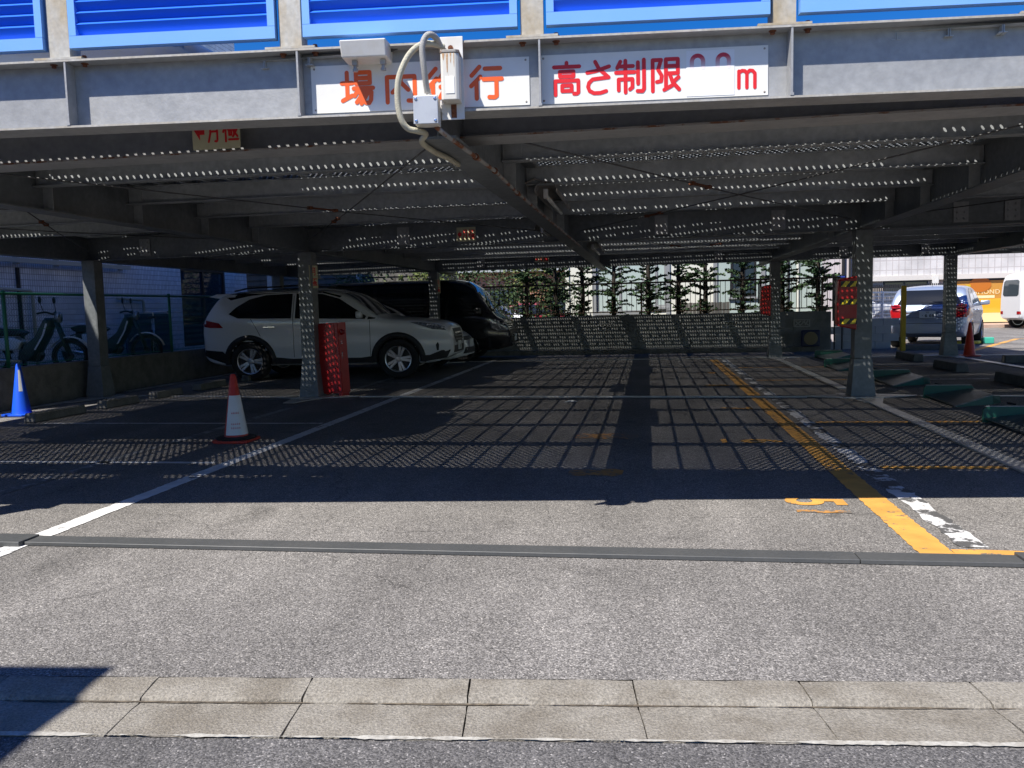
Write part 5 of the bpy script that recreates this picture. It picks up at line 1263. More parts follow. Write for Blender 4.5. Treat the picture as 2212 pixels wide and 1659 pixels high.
WGL = mat('pale curtain window', (0.42, 0.50, 0.47), 0.12, 0, spec=0.8); WFR = mat('grey window frame', (0.32, 0.33, 0.33), 0.45, 0.3)
for wdw, fm_, gm in ((W1, WFR, WGL), (W2, WFR, WGL), (W3, FR_D, PANE)):
    a, b, z0, z1 = wdw; mb = MB(); c = (a+b)/2
    for u, v in ((a, a+.07), (c-.04, c+.04), (b-.07, b)): mb.box(u, v, HY+.02, HY+.09, z0+.07, z1-.07)
    mb.box(a, b, HY+.02, HY+.09, z0, z0+.07); mb.box(a, b, HY+.02, HY+.09, z1-.07, z1)
    if gm is WGL: mb.box(a+.07, c-.04, HY+.03, HY+.08, 1.75, 1.80); mb.box(c+.04, b-.07, HY+.03, HY+.08, 1.75, 1.80)
    f = hp(mb, 'window_frame', fm_); o = MB().box(a+.07, b-.07, HY+.05, HY+.06, z0+.07, z1-.07).build('pane', gm, f)
    hp(MB().box(a-.06, b+.06, HY-.07, HY+.019, z0-.06, z0-.001), 'window_sill', WFR)
for px in (1226, 1284, 1443, 1545, 1648): hp(MB().box(hx(px)-.06, hx(px)+.06, HY-.06, HY-.002, 0, 6), 'wall_pillar', WFR if px != 1226 else STUCCO)
hp(MB().box(hx(1700), hx(1702)+.03, HY-.05, HY-.002, 0, 6), 'drain_pipe', FR_D); hp(MB().tube([(hx(1722), HY-.06, 0), (hx(1722), HY-.06, 5)], .04, 8), 'drain_pipe', STUCCO)
sc_ = empty('board_screen', (hx(1510), 25.3, 0), 0, 'low grey board screen before the pale house', 'fence')
x0_ = hx(1462); i = 0
while x0_ < hx(1562):
    o = MB().box(0, .10, 0, .02, 0, 1.30+.01*(i % 2)).build('board', WOOD, sc_); o.location = (x0_-hx(1510), .002*(i % 2), 0); x0_ += .107; i += 1
# bits of the street behind, left of the pale house
bh = empty('brick_house', (-7, 40, 0), 0, 'reddish house across the street seen between the conifers', 'house')
BRK = tile_mat('red brick', (0.42, 0.17, 0.09), (0.35, 0.30, 0.26), 0.22, 0.075, 0.01, 0.8, 'XZ', 0.5, 0.15)
for mb, nm, m_ in ((MB().box(-9, 6, 0, 8, 0, 3.0), 'wall', BRK), (MB().prism([(-9.4, 3.001), (6.4, 3.001), (4, 5.4), (-7, 5.4)], -.5, 8.5, 'XZ'), 'roof', GALV_D)): mb.build(nm, m_, bh)
for x in (-3, 0, 3): f = MB().box(x-.7, x+.7, -.05, -.002, .9, 2.2).build('window', FR_D, bh); MB().box(x-.62, x+.62, -.058, -.051, .98, 2.12).build('pane', PANE, f)
rc = copy_tree(low); rc.location = (-6.6, 33.0, 0); rc.scale = (1, 1, 1); rc['label'] = 'red car parked behind the back wall between the thin conifers'; rc['category'] = 'car'
for c in rc.children:
    if c.name.split('.')[0] == 'body': c.data = c.data.copy(); c.data.materials[0] = P_RED
rw = copy_tree(low); rw.location = (-7.8, 29.8, 0); rw.scale = (1, 1, 1); rw['label'] = 'white car behind the back wall in the sun, in front of the red one'

# ------------------------------------------------------------------ right: white house corner, lattice fence, shop, street
PINKW = mat('pinkish white siding', (0.58, 0.53, 0.54), 0.7, 0, 0.3, 2.0, (0.50, 0.46, 0.48))
wc = empty('white_siding_house', (5.3, 25.2, 0), 0, 'white sided house corner with dark down pipes behind the striped column', 'house')
xa, xb = atY(1789, 650, 25.2).x, atY(1874, 650, 25.2).x
for mb, nm, m_ in ((MB().box(xa-5.3, xb-5.3, 0, .9, 0.0, 6), 'wall', PINKW), (MB().tube([(atY(1822, 650, 25.1).x-5.3, -.06, 0), (atY(1822, 650, 25.1).x-5.3, -.06, 5.5)], .05, 10), 'down_pipe', FR_D), (MB().tube([(atY(1836, 650, 25.1).x-5.3, -.05, 0), (atY(1836, 650, 25.1).x-5.3, -.05, 5.5)], .035, 10), 'down_pipe', DARKM)): mb.build(nm, m_, wc)
for k in range(9): MB().box(xa-5.3+.02+k*.13, xa-5.3+.028+k*.13, -.012, -.001, 0, 5.9).build('siding_batten', PINKW, wc)
LAT = mat('white lattice paint', (0.76, 0.75, 0.72), 0.5)
lf = empty('lattice_fence', atZ(1868, 742, 0.0), 0, 'white lattice fence on a block base beside the silver hatchback', 'fence')
q0 = Vector(lf.location); q1 = atZ(1986, 728, 0.0); dv = (q1-q0); LL = max(3.2, dv.length); lf.rotation_euler.z = math.atan2(dv.y, dv.x)
MB().box(0, LL, -.07, .07, 0, .56).build('base_wall', mat('pale block', (0.45, 0.45, 0.44), 0.85, 0, 0.5, 3.0, (0.36, 0.36, 0.35)), lf)
for k in range(int(LL/1.25)+1): MB().box(k*1.25-.04, k*1.25+.04, -.04, .04, .5605, 1.52).build('post', LAT, lf)
for z in (.62, 1.48): MB().box(0, LL, -.022, .022, z-.025, z+.025).build('rail', LAT, lf)
for k in range(7): z = .73+k*.105; MB().box(.042, LL, -.014, -.004, z-.014, z+.014).build('lattice_slat', LAT, lf)
vsl = MB().box(-.014, .014, -.003, .007, .6455, 1.4545).mesh('lattice_slat', LAT)
x = .1
while x < LL: o = bpy.data.objects.new('lattice_slat', vsl); link(o, lf); o.location = (x, 0, 0); x += .105
wg = copy_tree(suv); wg.scale = (1.0, 1.0, 1.0); P = atZ(1870, 720, 0); wg.location = (P.x-2.6, P.y+2.2, 0); wg.rotation_euler.z = R(8); wg['label'] = 'white car whose roof shows above the lattice fence'
df = empty('slat_fence', (P.x-2, P.y+5.5, 0), 0, 'dark upright slat fence behind the white car roof', 'fence')
dsm = MB().box(-.02, .02, -.02, .02, 0, 1.9).mesh('slat', FR_D)
for k in range(90): o = bpy.data.objects.new('slat', dsm); link(o, df); o.location = (k*.075, 0, 0)
MB().box(-.1, 6.8, .021, .05, 1.75, 1.82).build('rail', FR_D, df)
# shop across the street
SY_ = 39.0
shop = empty('tiled_shop_building', (16, SY_, 0), 0, 'white tiled building across the street with an orange shop window', 'building')
sx = lambda px: atY(px, 600, SY_).x-16
szz = lambda px, py: atY(px, py, SY_).z
def spart(mb, nm, m_, par=None, **k): return mb.build(nm, m_, par or shop, **k)
ztile = szz(1990, 597)
spart(MB().box(sx(1700), 26, 0, 9, ztile, 9.5), 'upper_wall', TILE_R)
spart(MB().box(sx(1700), 26, -.10, -.003, ztile-.16, ztile+.05), 'ledge', mat('pale ledge', (0.60, 0.57, 0.53), 0.7))
SMALL = tile_mat('small beige tile', (0.52, 0.46, 0.40), (0.38, 0.34, 0.30), 0.11, 0.11, 0.008, 0.5, 'XZ', 0.0, 0.08)
spart(MB().box(sx(1700), sx(1908), .05, 8, 0, ztile-.001), 'lower_wall', SMALL); spart(MB().box(sx(2006), sx(2046), .05, 8, 0, ztile-.001), 'lower_wall', SMALL)
spart(MB().box(sx(1908)+.002, sx(2006)-.002, .05, 8, 0, szz(1950, 640)), 'lower_wall', SMALL)
f = spart(MB().box(sx(1908), sx(2006), .06, .12, szz(1950, 640)+.001, ztile-.17), 'window_frame', FR_D)
for a, b in ((1912, 1952), (1956, 2002)): spart(MB().box(sx(a), sx(b), .04, .059, szz(1950, 640)+.05, ztile-.24), 'pane', GLASS_L, f)
spart(MB().box(sx(2012), sx(2026), -.12, .045, szz(2018, 612)-.3, szz(2018, 612)+.35), 'meter_box', WHITEP)
ORG = mat('orange shop film', (0.52, 0.25, 0.045), 0.4, 0, 0.25, 0.6, (0.60, 0.32, 0.06)); YEL = mat('pale yellow shop film', (0.80, 0.66, 0.36), 0.4); LETW = mat('shop letters', (0.85, 0.70, 0.40), 0.5); ORD = mat('darker orange motif', (0.50, 0.16, 0.02), 0.4)
za = szz(2120, 606); zb_ = szz(2120, 645); zc = szz(2120, 676); zd = szz(2120, 696)
spart(MB().box(sx(2046)+.002, 26, .06, 8, 0, ztile-.001), 'lower_wall', FR_D)
sg = spart(MB().box(sx(2050), 24, .02, .058, zb_+.001, za), 'shop_film', ORG); spart(MB().box(sx(2050), 24, .02, .058, zc+.001, zb_-.001), 'shop_film', mat('bright orange shop film', (0.80, 0.40, 0.03), 0.35, 0, 0.5, 0.8, (0.88, 0.55, 0.10), stretch=(.3, 1, 2))); spart(MB().box(sx(2050), 24, .02, .058, zd, zc-.001), 'shop_film', YEL)
Mt = Matrix.Translation((sx(2126), .012, szz(2126, 631))) @ Matrix.Rotation(R(90), 4, 'X')
text_mesh('CHMOND', .27, LETW, 'shop_letters', sg, Mt, .004, space=1.12)
MB().lathe([(.01, 0), (.45, 0), (.45, .01), (.01, .012)], 24, Matrix.Translation((sx(2118), .012, szz(2118, 615))) @ Matrix.Rotation(R(90), 4, 'X') @ Matrix.Diagonal((1, .72, 1, 1))).build('round_motif', ORD, sg)
MB().box(sx(2102), sx(2150), .010, .0195, szz(2126, 640)-.08, szz(2126, 640)+.04).build('letter_line', LETW, sg)
PAVE = mat('pinkish paving', (0.40, 0.27, 0.21), 0.85, 0, 0.5, 2.0, (0.46, 0.38, 0.31))
pv = tag(MB().box(2, 60, SY_-2.3, SY_+0.05, -.05, .12).build('pavement', PAVE), kind='structure')
# a few distant roofs so that the skyline is not bare
for i, (x, y, w_, d_, h_, lab) in enumerate(((-30, 48, 12, 9, 7, 'plain grey house far behind the tiled building'), (-14, 52, 13, 9, 6.5, 'plain house behind the shrubs, far left of the pale house'), (36, 46, 16, 10, 9, 'pale block far right of the tiled shop building'))):
    e = empty('far_house', (x, y, 0), 0, lab, 'house'); MB().box(-w_/2, w_/2, -d_/2, d_/2, 0, h_).build('wall', STUCCO if i != 1 else BLOCK, e); MB().prism([(-w_/2-.4, h_+.001), (w_/2+.4, h_+.001), (w_/2-2, h_+2), (-w_/2+2, h_+2)], -d_/2-.4, d_/2+.4, 'XZ').build('roof', GALV_D, e)
    for k in range(3): MB().box(-w_/2+1.2+k*w_/3.2, -w_/2+2.8+k*w_/3.2, -d_/2-.04, -d_/2-.002, 1.2, 2.6).build('window', PANE, e)
# thin dark cracks in the lot surface
def crack(pts, wd=0.008, seed=1):
    r = random.Random(seed); P = [Vector(p) for p in pts]; Q = []
    for a, b in zip(P[:-1], P[1:]):
        n = max(2, int((b-a).length/0.05))
        for i in range(n): Q.append(a.lerp(b, i/n) + Vector((r.uniform(-.008, .008), r.uniform(-.008, .008))))
    Q.append(P[-1]); vs = []
    for q in Q:
        w_ = wd*r.uniform(.3, 1.0); vs += [(q.x, q.y-w_/2, .0022), (q.x, q.y+w_/2, .0022)]
    MB().add(vs, [(2*i, 2*i+2, 2*i+3, 2*i+1) for i in range(len(Q)-1)]).build('crack', SEAM, lot)
a = atZ(0, 1318, 0); b = atZ(236, 1207, 0); crack([(a.x-.6, a.y-.15), (a.x, a.y), (b.x, b.y)], .011, 5)
a = atZ(1150, 1180, 0); crack([(a.x, a.y-.05), (a.x+.05, a.y+.5), (a.x-.08, a.y+1.1)], .006, 6)

# ------------------------------------------------------------------ traffic cones
def cone(name, P, m, base_m, h, label, sleeve=None, rz=0.0, txt=False):
    t = empty(name, P, rz, label, 'traffic cone')
    MB().lathe([(.128, .03), (.118, .06), (.030, h-.02), (.020, h), (.006, h+.003)], 28).build('cone_body', m, t, smooth=False, auto=40)
    MB().prism([(-.19,-.15),(-.15,-.19),(.15,-.19),(.19,-.15),(.19,.15),(.15,.19),(-.15,.19),(-.19,.15)], .002, .028).build('base', base_m, t, bevel=.006)
    return t
C_RED = mat('red cone plastic', (0.55, 0.035, 0.02), 0.45, 0, 0.4, 8.0, (0.42, 0.03, 0.02)); C_ORG = mat('orange red cone plastic', (0.72, 0.06, 0.025), 0.45); C_BLUE = mat('blue cone plastic', (0.01, 0.10, 0.75), 0.4)
SLV = mat('white cone sleeve', (0.70, 0.70, 0.69), 0.35, 0, 0.3, 10.0, (0.60, 0.60, 0.58))
rcn = cone('traffic_cone', (-4.18, 7.86, 0), C_RED, C_RED, .69, 'red traffic cone with a white printed sleeve on a black weight')
slb = MB(); NS_ = 16
for z, rr in ((.075, .1185), (.075, .1205), (.475, .0605), (.475, .0580)):
    for k in range(NS_+1): a_ = R(-118+235*k/NS_); slb.add([(rr*math.cos(a_), rr*math.sin(a_), z)], [])
for i in range(3):
    for k in range(NS_): slb.f.append((i*(NS_+1)+k, i*(NS_+1)+k+1, (i+1)*(NS_+1)+k+1, (i+1)*(NS_+1)+k))
slb.build('sleeve', SLV, rcn, auto=40)
MB().lathe([(.195, .0285), (.20, .045), (.17, .055), (.12, .057)], 24).build('weight_ring', BLACKM, rcn, auto=40)
for k, (zz0, sx0) in enumerate(((.30, .05), (.19, .062), (.15, .05))):
    for j in range(5):
        u = -.4 + .2*j; rr = .1205-(zz0-.075)*.150+.0012; a_ = R(-62)+u*.9
        MB(Matrix.Translation((rr*math.cos(a_), rr*math.sin(a_), zz0)) @ Matrix.Rotation(a_+R(90), 4, 'Z') @ Matrix.Rotation(R(90), 4, 'X')).add([], [])
        strokes([[(-.006, 0), (.006, 0)], [(0, -.008), (0, .008)], [(-.005, -.007), (.006, -.007)]], .003, Matrix.Translation((rr*math.cos(a_), rr*math.sin(a_), zz0)) @ Matrix.Rotation(a_+R(90), 4, 'Z') @ Matrix.Rotation(R(90), 4, 'X')).build('sleeve_print', C_RED, rcn)
bcn = cone('traffic_cone', (-8.42, 9.98, 0), C_BLUE, C_BLUE, .70, 'bright blue traffic cone beside the low wall at the left')
MB().box(-.32, .30, -.26, .30, .0005, .0018).build('base_sheet', DARKM, bcn)
strip = MB(); strip.add([(.135*math.cos(R(a)), .135*math.sin(R(a)), .32) if z == 0 else (.052*math.cos(R(a)), .052*math.sin(R(a)), .66) for z in (0, 1) for a in (-75, -55, -35)], [(0, 1, 4, 3), (1, 2, 5, 4)])
sv_ = MB()
for z, rr in ((.33, .0785), (.62, .0375)):
    for a in (-62, -45, -28): sv_.add([((rr+.003)*math.cos(R(a)), (rr+.003)*math.sin(R(a)), z)], [])
sv_.f = [(0, 1, 4, 3), (1, 2, 5, 4)]; sv_.build('white_label', SLV, bcn, smooth=True)
ocn = cone('traffic_cone', (6.93, 19.45, 0), C_ORG, C_ORG, .74, 'plain orange-red traffic cone at the foot of the right-hand far column')
# ------------------------------------------------------------------ concrete wheel stops
def stop(P, L, w_, h_, m, label, group, rz=0.0):
    mb = MB(); mb.add([(-w_/2, -L/2, .003), (w_/2, -L/2, .003), (w_/2, L/2, .003), (-w_/2, L/2, .003), (-w_*.42, -L/2+.012, h_), (w_*.42, -L/2+.012, h_), (w_*.42, L/2-.012, h_), (-w_*.42, L/2-.012, h_)], [(3,2,1,0),(4,5,6,7),(0,1,5,4),(1,2,6,5),(2,3,7,6),(3,0,4,7)])
    o = mb.build('wheel_stop', m, None, bevel=.012); o.location = P; o.rotation_euler.z = rz; return tag(o, label, 'wheel stop', group)
GL = 'wheel stops along the low wall'; GR = 'wheel stops behind the green flaps'
for y0, y1, lab in ((7.6, 8.62, 'at the left picture edge'), (9.22, 10.19, 'in front of the blue cone'), (10.62, 11.40, 'second past the blue cone'), (11.86, 12.60, 'in front of the corner column'), (13.15, 14.05, 'past the corner column'), (14.9, 15.8, 'behind the rear tyre of the SUV')):
    stop((-7.68, (y0+y1)/2, 0), y1-y0, .17, .115, CONC_D, 'mossy concrete wheel stop %s' % lab, GL)
DSTOP = mat('dark stop concrete', (0.15, 0.15, 0.15), 0.85, 0, 0.6, 6.0, (0.09, 0.09, 0.09), 0.2, 80)
for x, y, L, rz, lab in ((5.33, 13.05, 1.25, 0, 'nearest one at the right edge'), (5.35, 15.9, 1.2, 0, 'second one from the right edge'), (5.43, 18.55, 1.25, 0, 'farthest one, by the column foot'), (7.35, 17.35, 1.1, R(88), 'one lying crosswise right of the far column')):
    stop((x, y, 0), L, .21, .15, DSTOP, 'dark block-shaped wheel stop, %s' % lab, GR, rz)
stop((7.0, 21.9, 0), 1.5, .2, .14, DSTOP, 'dark wheel stop under the tail of the silver hatchback', GR, R(82))
stop((14.15, 32.7, 0), .9, .2, .15, CONC, 'pale wheel stop at the rear wheel of the white box van', GR, R(80))
# ------------------------------------------------------------------ green parking lock flaps
LGREEN = mat('green lock paint', (0.012, 0.115, 0.075), 0.45, 0, 0.5, 6.0, (0.03, 0.09, 0.07)); 
TREAD = bpy.data.materials.new('tread plate'); TREAD.use_nodes = True
n_ = TREAD.node_tree.nodes; l_ = TREAD.node_tree.links; p_ = n_['Principled BSDF']; p_.inputs['Base Color'].default_value = (0.19, 0.205, 0.20, 1); p_.inputs['Roughness'].default_value = .38; p_.inputs['Metallic'].default_value = .5
ge_ = n_.new('ShaderNodeTexCoord'); vo_ = n_.new('ShaderNodeTexVoronoi'); vo_.inputs['Scale'].default_value = 32; vo_.inputs['Randomness'].default_value = 0.0; l_.new(ge_.outputs['Object'], vo_.inputs['Vector'])
bp_ = n_.new('ShaderNodeBump'); bp_.invert = True; bp_.inputs['Strength'].default_value = .6; bp_.inputs['Distance'].default_value = .01; l_.new(vo_.outputs['Distance'], bp_.inputs['Height']); l_.new(bp_.outputs[0], p_.inputs['Normal'])
def flap(x, y, L, label, w_=.62):
    t = empty('parking_lock', (x, y, 0), 0, label, 'parking lock', 'green parking locks')
    h = .165
    MB().prism([(0, .004), (w_, .004), (w_, h*.72), (w_-.05, h), (.03, h), (0, h*.8)], 0, .03, 'XZ').build('back_plate', LGREEN, t, bevel=.004)
    MB().prism([(.02, h+.001), (w_-.045, h+.001), (w_-.05, h+.008), (.025, h+.008)], -.002, .032, 'XZ').build('edge_trim', GALV, t)
    f = MB(); f.add([(.02, -.01, .05), (w_-.04, -.01, .13), (w_-.06, -L*.72, .125), (.05, -L, .02), (.02, -.01, .038), (w_-.04, -.01, .118), (w_-.06, -L*.72, .113), (.05, -L, .008)], [(0,3,2,1),(4,5,6,7),(0,1,5,4),(1,2,6,5),(2,3,7,6),(3,0,4,7)])
    f.build('flap_plate', TREAD, t)
    g_ = MB(); g_.add([(w_-.06, -L*.72, .111), (w_-.055, -L*.72, .004), (.05, -L-.005, .004), (.05, -L-.005, .007), (w_+.06, -L*.60, .10), (w_+.08, -L*.60, .004)], [(0,3,2,1),(0,1,5,4),(0,4,5,1)]); g_.build('lock_housing', LGREEN, t, bevel=.004)
    MB().tube([(w_+.10, -L*.72, .02), (w_+.16, -L*.80, .012), (w_+.2, -L*.7, .008)], .010, 6).build('cable', BLACKM, t, smooth=True)
    return t
flap(3.40, 9.13, 1.05, 'green parking lock with tread plate at the right edge, nearest of the row', .75)
flap(3.52, 11.38, .98, 'green parking lock just right of the near column foot, second of the row')
flap(3.50, 13.9, 1.05, 'green parking lock half hidden behind the near column, third of the row')
flap(3.36, 16.72, .95, 'green parking lock left of the near column, fourth of the row')
flap(3.72, 19.55, 1.2, 'farthest green parking lock, beside the far column foot')
# ------------------------------------------------------------------ red covers, cabinet, bollard and odds
REDV = mat('red vinyl cover', (0.42, 0.012, 0.012), 0.35, 0, 0.4, 7.0, (0.30, 0.01, 0.01), 0.25, 14); REDC = mat('red cabinet paint', (0.46, 0.02, 0.022), 0.35, 0, 0.4, 5.0, (0.36, 0.015, 0.02))
YTAPE = mat('yellow tape', (0.85, 0.66, 0.02), 0.35); BTAPE = mat('black tape', (0.012, 0.012, 0.012), 0.4)
def cover(P, w_, d_, h_, label, tape):
    t = empty('extinguisher_cover', P, 0, label, 'cover')
    mb = MB(); mb.add([(-w_/2, -d_/2, .05), (w_/2, -d_/2, 0.0), (w_/2, d_/2, 0.0), (-w_/2, d_/2, .07), (-w_/2-.01, -d_/2, h_*.5), (w_/2, -d_/2-.012, h_*.5), (w_/2, d_/2, h_*.5), (-w_/2, d_/2, h_*.5), (-w_/2+.01, -d_/2+.01, h_-.05), (w_/2, -d_/2+.01, h_), (w_/2, d_/2, h_), (-w_/2+.02, d_/2, h_-.04)],
        [(3,2,1,0),(8,9,10,11),(0,1,5,4),(4,5,9,8),(1,2,6,5),(5,6,10,9),(2,3,7,6),(6,7,11,10),(3,0,4,7),(7,4,8,11)])
    mb.build('cover_body', REDV, t, bevel=.015, seg=3)
    if tape:
        for z in (.075, h_*.47, h_*.80):
            y = -d_/2-.016
            b = MB().prism([(-w_/2+.025, z), (w_/2-.002, z), (w_/2-.002, z+.075), (-w_/2+.025, z+.075)], y, y+.003, 'XZ').build('tape_band', BTAPE, t)
            for k in range(2):
                x = -w_/2+.03+k*.115; MB().prism([(x, z+.004), (x+.06, z+.004), (min(x+.115, w_/2-.004), z+.071), (x+.055, z+.071)], y-.0025, y-.0005, 'XZ').build('tape_stripe', YTAPE, b)
    MB().box(-w_/2-.05, -w_/2-.02, 0, .02, h_*.4, h_+.04).build('hanger', DARKM, t)
    return t
cover((2.572, 11.50, .90), .235, .20, .70, 'red vinyl cover with yellow and black striped tape on the near column', True)
cover((2.66, 19.72, .96), .22, .20, .72, 'plain red vinyl cover on the far column beside the back wall', False)
cab = empty('red_cabinet', (-4.78, 12.15, 0), R(-10), 'red steel cabinet with lamp standing beside the column and SUV', 'cabinet')
MB().box(-.23, .20, -.13, .13, .05, 1.13).build('cabinet_body', REDC, cab, bevel=.008)
MB().box(-.215, .150, -.142, -.131, .07, 1.10).build('door', REDC, cab, bevel=.005)
MB().box(.201, .207, -.11, .11, .07, 1.10).build('side_panel', REDC, cab)
MB().lathe([(.045, 0), (.045, .015), (.034, .02), (.03, .05), (.01, .06)], 14, Matrix.Translation((.207, -.03, .98)) @ Matrix.Rotation(R(90), 4, 'Y')).build('lamp_dome', TAIL, cab, smooth=True)
MB().box(.208, .216, -.06, -.045, .58, .68).build('handle', CHROME, cab); MB().box(.208, .214, -.05, -.04, .80, .86).build('handle', CHROME, cab)
for x in (-.16, .16): MB().box(x-.03, x+.03, -.10, .10, .002, .049).build('foot', REDC, cab)
cab.rotation_euler.y = R(-2.2)
YB = mat('yellow bollard paint', (0.62, 0.40, 0.01), 0.5, 0, 0.4, 6.0, (0.50, 0.33, 0.02))
bo = tag(MB().box(-.055, .055, -.055, .055, 0, 1.60).build('bollard', YB, None, bevel=.01), 'square yellow bollard left of the silver hatchback', 'bollard', 'yellow bollards'); bo.location = (6.2, 21.7, 0)
bo2 = inst(bo, None, (atY(2090, 650, 27.0).x, 27.0, 0)); tag(bo2, 'yellow bollard beyond the roof of the silver hatchback', 'bollard', 'yellow bollards'); bo2.scale = (1.1, 1.1, 1.03)
gb = tag(MB().box(-.14, .14, -.10, .10, .002, .17).build('green_block', mat('teal plastic', (0.05, 0.42, 0.30), 0.45), None, bevel=.02), 'small teal green block on the sunlit ground right of the hatchback', 'block'); gb.location = (9.18, 24.5, 0)
yl = tag(MB().prism([(-.42, -.16), (.30, -.2), (.45, .02), (.1, .2), (-.38, .14)], .002, .09).build('wheel_chock', mat('yellow plastic', (0.70, 0.52, 0.05), 0.5), None, bevel=.03), 'yellow chock lying by the front wheel of the hatchback', 'chock'); yl.location = (8.55, 24.4, 0)
P = atZ(1777, 738, .12)
rb = empty('blue_box', (4.05, 21.85, .13), R(-6), 'dark blue box with a round tan panel at the end of the block wall', 'box')
MB().box(-.22, .22, -.12, .12, .01, .42).build('box_body', mat('dark blue plastic', (0.012, 0.02, 0.07), 0.5), rb, bevel=.03); MB().lathe([(.165, 0), (.165, .012), (.14, .02), (.02, .022)], 24, Matrix.Translation((0, -.12, .215)) @ Matrix.Rotation(R(90), 4, 'X')).build('round_panel', mat('tan panel', (0.26, 0.21, 0.12), 0.7), rb)
pb = empty('notice_board', (4.75, 22.6, .2), R(0), 'tall dark blue frame standing between the block wall and the red cover', 'board')
MB().box(-.02, .26, -.03, .03, .55, 1.66).build('board_panel', FR_D, pb); MB().box(-.03, .27, -.04, .04, 1.662, 1.70).build('top_cap', mat('blue cap', (0.03, 0.06, 0.35), 0.4), pb); MB().tube([(.03, 0, -.2), (.03, 0, .549)], .02, 8).build('leg', FR_D, pb); MB().tube([(.22, 0, -.2), (.22, 0, .549)], .02, 8).build('leg', FR_D, pb)
ww = empty('white_block_stub', (4.95, 22.75, 0), 0, 'short white painted block wall behind the near column', 'wall')
bm2 = MB().box(-.19, .19, 0, .15, 0, .19).mesh('block', mat('white painted block', (0.48, 0.50, 0.52), 0.8, 0, 0.5, 4.0, (0.38, 0.40, 0.42)))
for r_ in range(4):
    for k in range(4): o = bpy.data.objects.new('block', bm2); link(o, ww); o.location = (k*.39+(.19 if r_ % 2 else 0)-.1, 0, .003+r_*.197)
P = atZ(1234, 869, 0)
tag(MB().add([(P.x-.10, P.y-.05, .006), (P.x+.06, P.y-.04, .012), (P.x+.10, P.y+.05, .007), (P.x-.04, P.y+.06, .022), (P.x, P.y, .03)], [(0,1,4), (1,2,4), (2,3,4), (3,0,4), (3,2,1,0)]).build('paper_scrap', SLV), 'small crumpled white scrap on the floor by the ground tie', 'litter')

# ------------------------------------------------------------------ small hanging boards for monthly parking
def monthly(P, w_, h_, rz, label, vertical=False, arrow=True):
    t = empty('parking_sign', P, rz, label, 'sign', 'small cream parking signs')
    MB().box(-w_/2, w_/2, 0, .004, 0, h_).build('plate', CREAM, t)
    if vertical:
        L1 = glyph('gatsu', -w_*.36, h_*.56, w_*.72, h_*.34) ; L2 = glyph('kyoku', -w_*.38, h_*.10, w_*.76, h_*.34); sw = w_*.09
    else:
        L1 = glyph('gatsu', -w_*.20, h_*.16, w_*.30, h_*.68); L2 = glyph('kyoku', w_*.14, h_*.16, w_*.33, h_*.68); sw = w_*.042
        if arrow:
            MB().prism([(-w_*.46, h_*.5), (-w_*.34, h_*.76), (-w_*.34, h_*.62), (-w_*.24, h_*.62), (-w_*.24, h_*.38), (-w_*.34, h_*.38), (-w_*.34, h_*.24)], -.0022, -.0006, 'XZ').build('arrow', S_RED, t)
    for L_ in (L1, L2): letters(t, L_, sw, S_RED, -.0008, 'character')
    return t
P0 = atY(467, 315, 4.875); monthly((P0.x, 4.88, 2.318), .315, .24, 0, 'cream sign with red characters half hidden under the front girder at left')
P0 = atY(1006, 521, 11.66); monthly((P0.x, 11.70, P0.z), .275, .20, 0, 'cream sign with red arrow on the middle cross beam, near the far lamps')
P0 = atY(84, 537, 12.05); monthly((P0.x, 12.08, P0.z), .22, .14, 0, 'faded cream sign on the cross beam left of the corner column', arrow=False)
monthly((-4.955, 11.93, 1.66), .16, .34, R(62), 'narrow upright cream sign on the column above the red cabinet', True)
P0 = atY(1170, 567, 19.5); monthly((P0.x, 19.52, P0.z), .33, .15, 0, 'cream sign on the far cross beam above the conifers')
monthly((-4.955, 19.5, 1.68), .15, .34, R(62), 'narrow upright cream sign on the far column before the black van', True)

# ------------------------------------------------------------------ switch boxes, flood lamp and conduits on the girder
def gpt(u, y, z): return GM @ Vector((u, y, z))
jb = empty('junction_box', gpt(-1.093, -.035, 2.222), math.atan(GS), 'square grey junction box with four screws hanging on the girder', 'junction box')
MB().box(-.060, .060, -.065, .030, 0, .134).build('box_body', WHITEP, jb, bevel=.004); MB().box(-.062, .062, -.072, -.0655, -.002, .136).build('lid', mat('grey lid', (0.50, 0.52, 0.54), 0.4, 0.2, 0.6, 14.0, (0.38, 0.40, 0.42)), jb, bevel=.003)
for x in (-.048, .048):
    for z in (.014, .120): MB().lathe([(.0075, 0), (.0075, .003), (.004, .0045)], 10, Matrix.Translation((x, -.072, z)) @ Matrix.Rotation(R(90), 4, 'X')).build('screw', CHROME, jb)
MB().lathe([(.021, 0), (.021, .018), (.016, .02), (.016, .04)], 6, Matrix.Translation((.005, -.02, .1365))).build('gland', WHITEP, jb)
sw = empty('sensor_unit', gpt(-.968, -.006, 2.256), math.atan(GS), 'tall off-white sensor unit with rust streaks on its back plate', 'sensor')
MB().box(-.058, .058, -.004, 0.0, 0, .408).build('back_plate', WHITEP, sw, bevel=.002)
RSTK = mat('rust streaked enamel', (0.66, 0.64, 0.57), 0.5, 0, 0.7, 6.0, (0.42, 0.22, 0.10), thr=(0.58, 0.74), stretch=(4, 4, .5))
MB().prism([(-.046, -.004), (-.046, -.082), (-.036, -.092), (.030, -.092), (.046, -.080), (.046, -.004)], .078, .304, 'XY').build('casing', RSTK, sw, bevel=.004)
MB().prism([(-.048, -.004), (-.048, -.084), (-.037, -.095), (.031, -.095), (.048, -.082), (.048, -.004)], .3045, .320, 'XY').build('casing_cap', RUSTY, sw, bevel=.003)
MB().box(-.022, .022, -.0945, -.0925, .108, .19).build('label', STICK, sw)
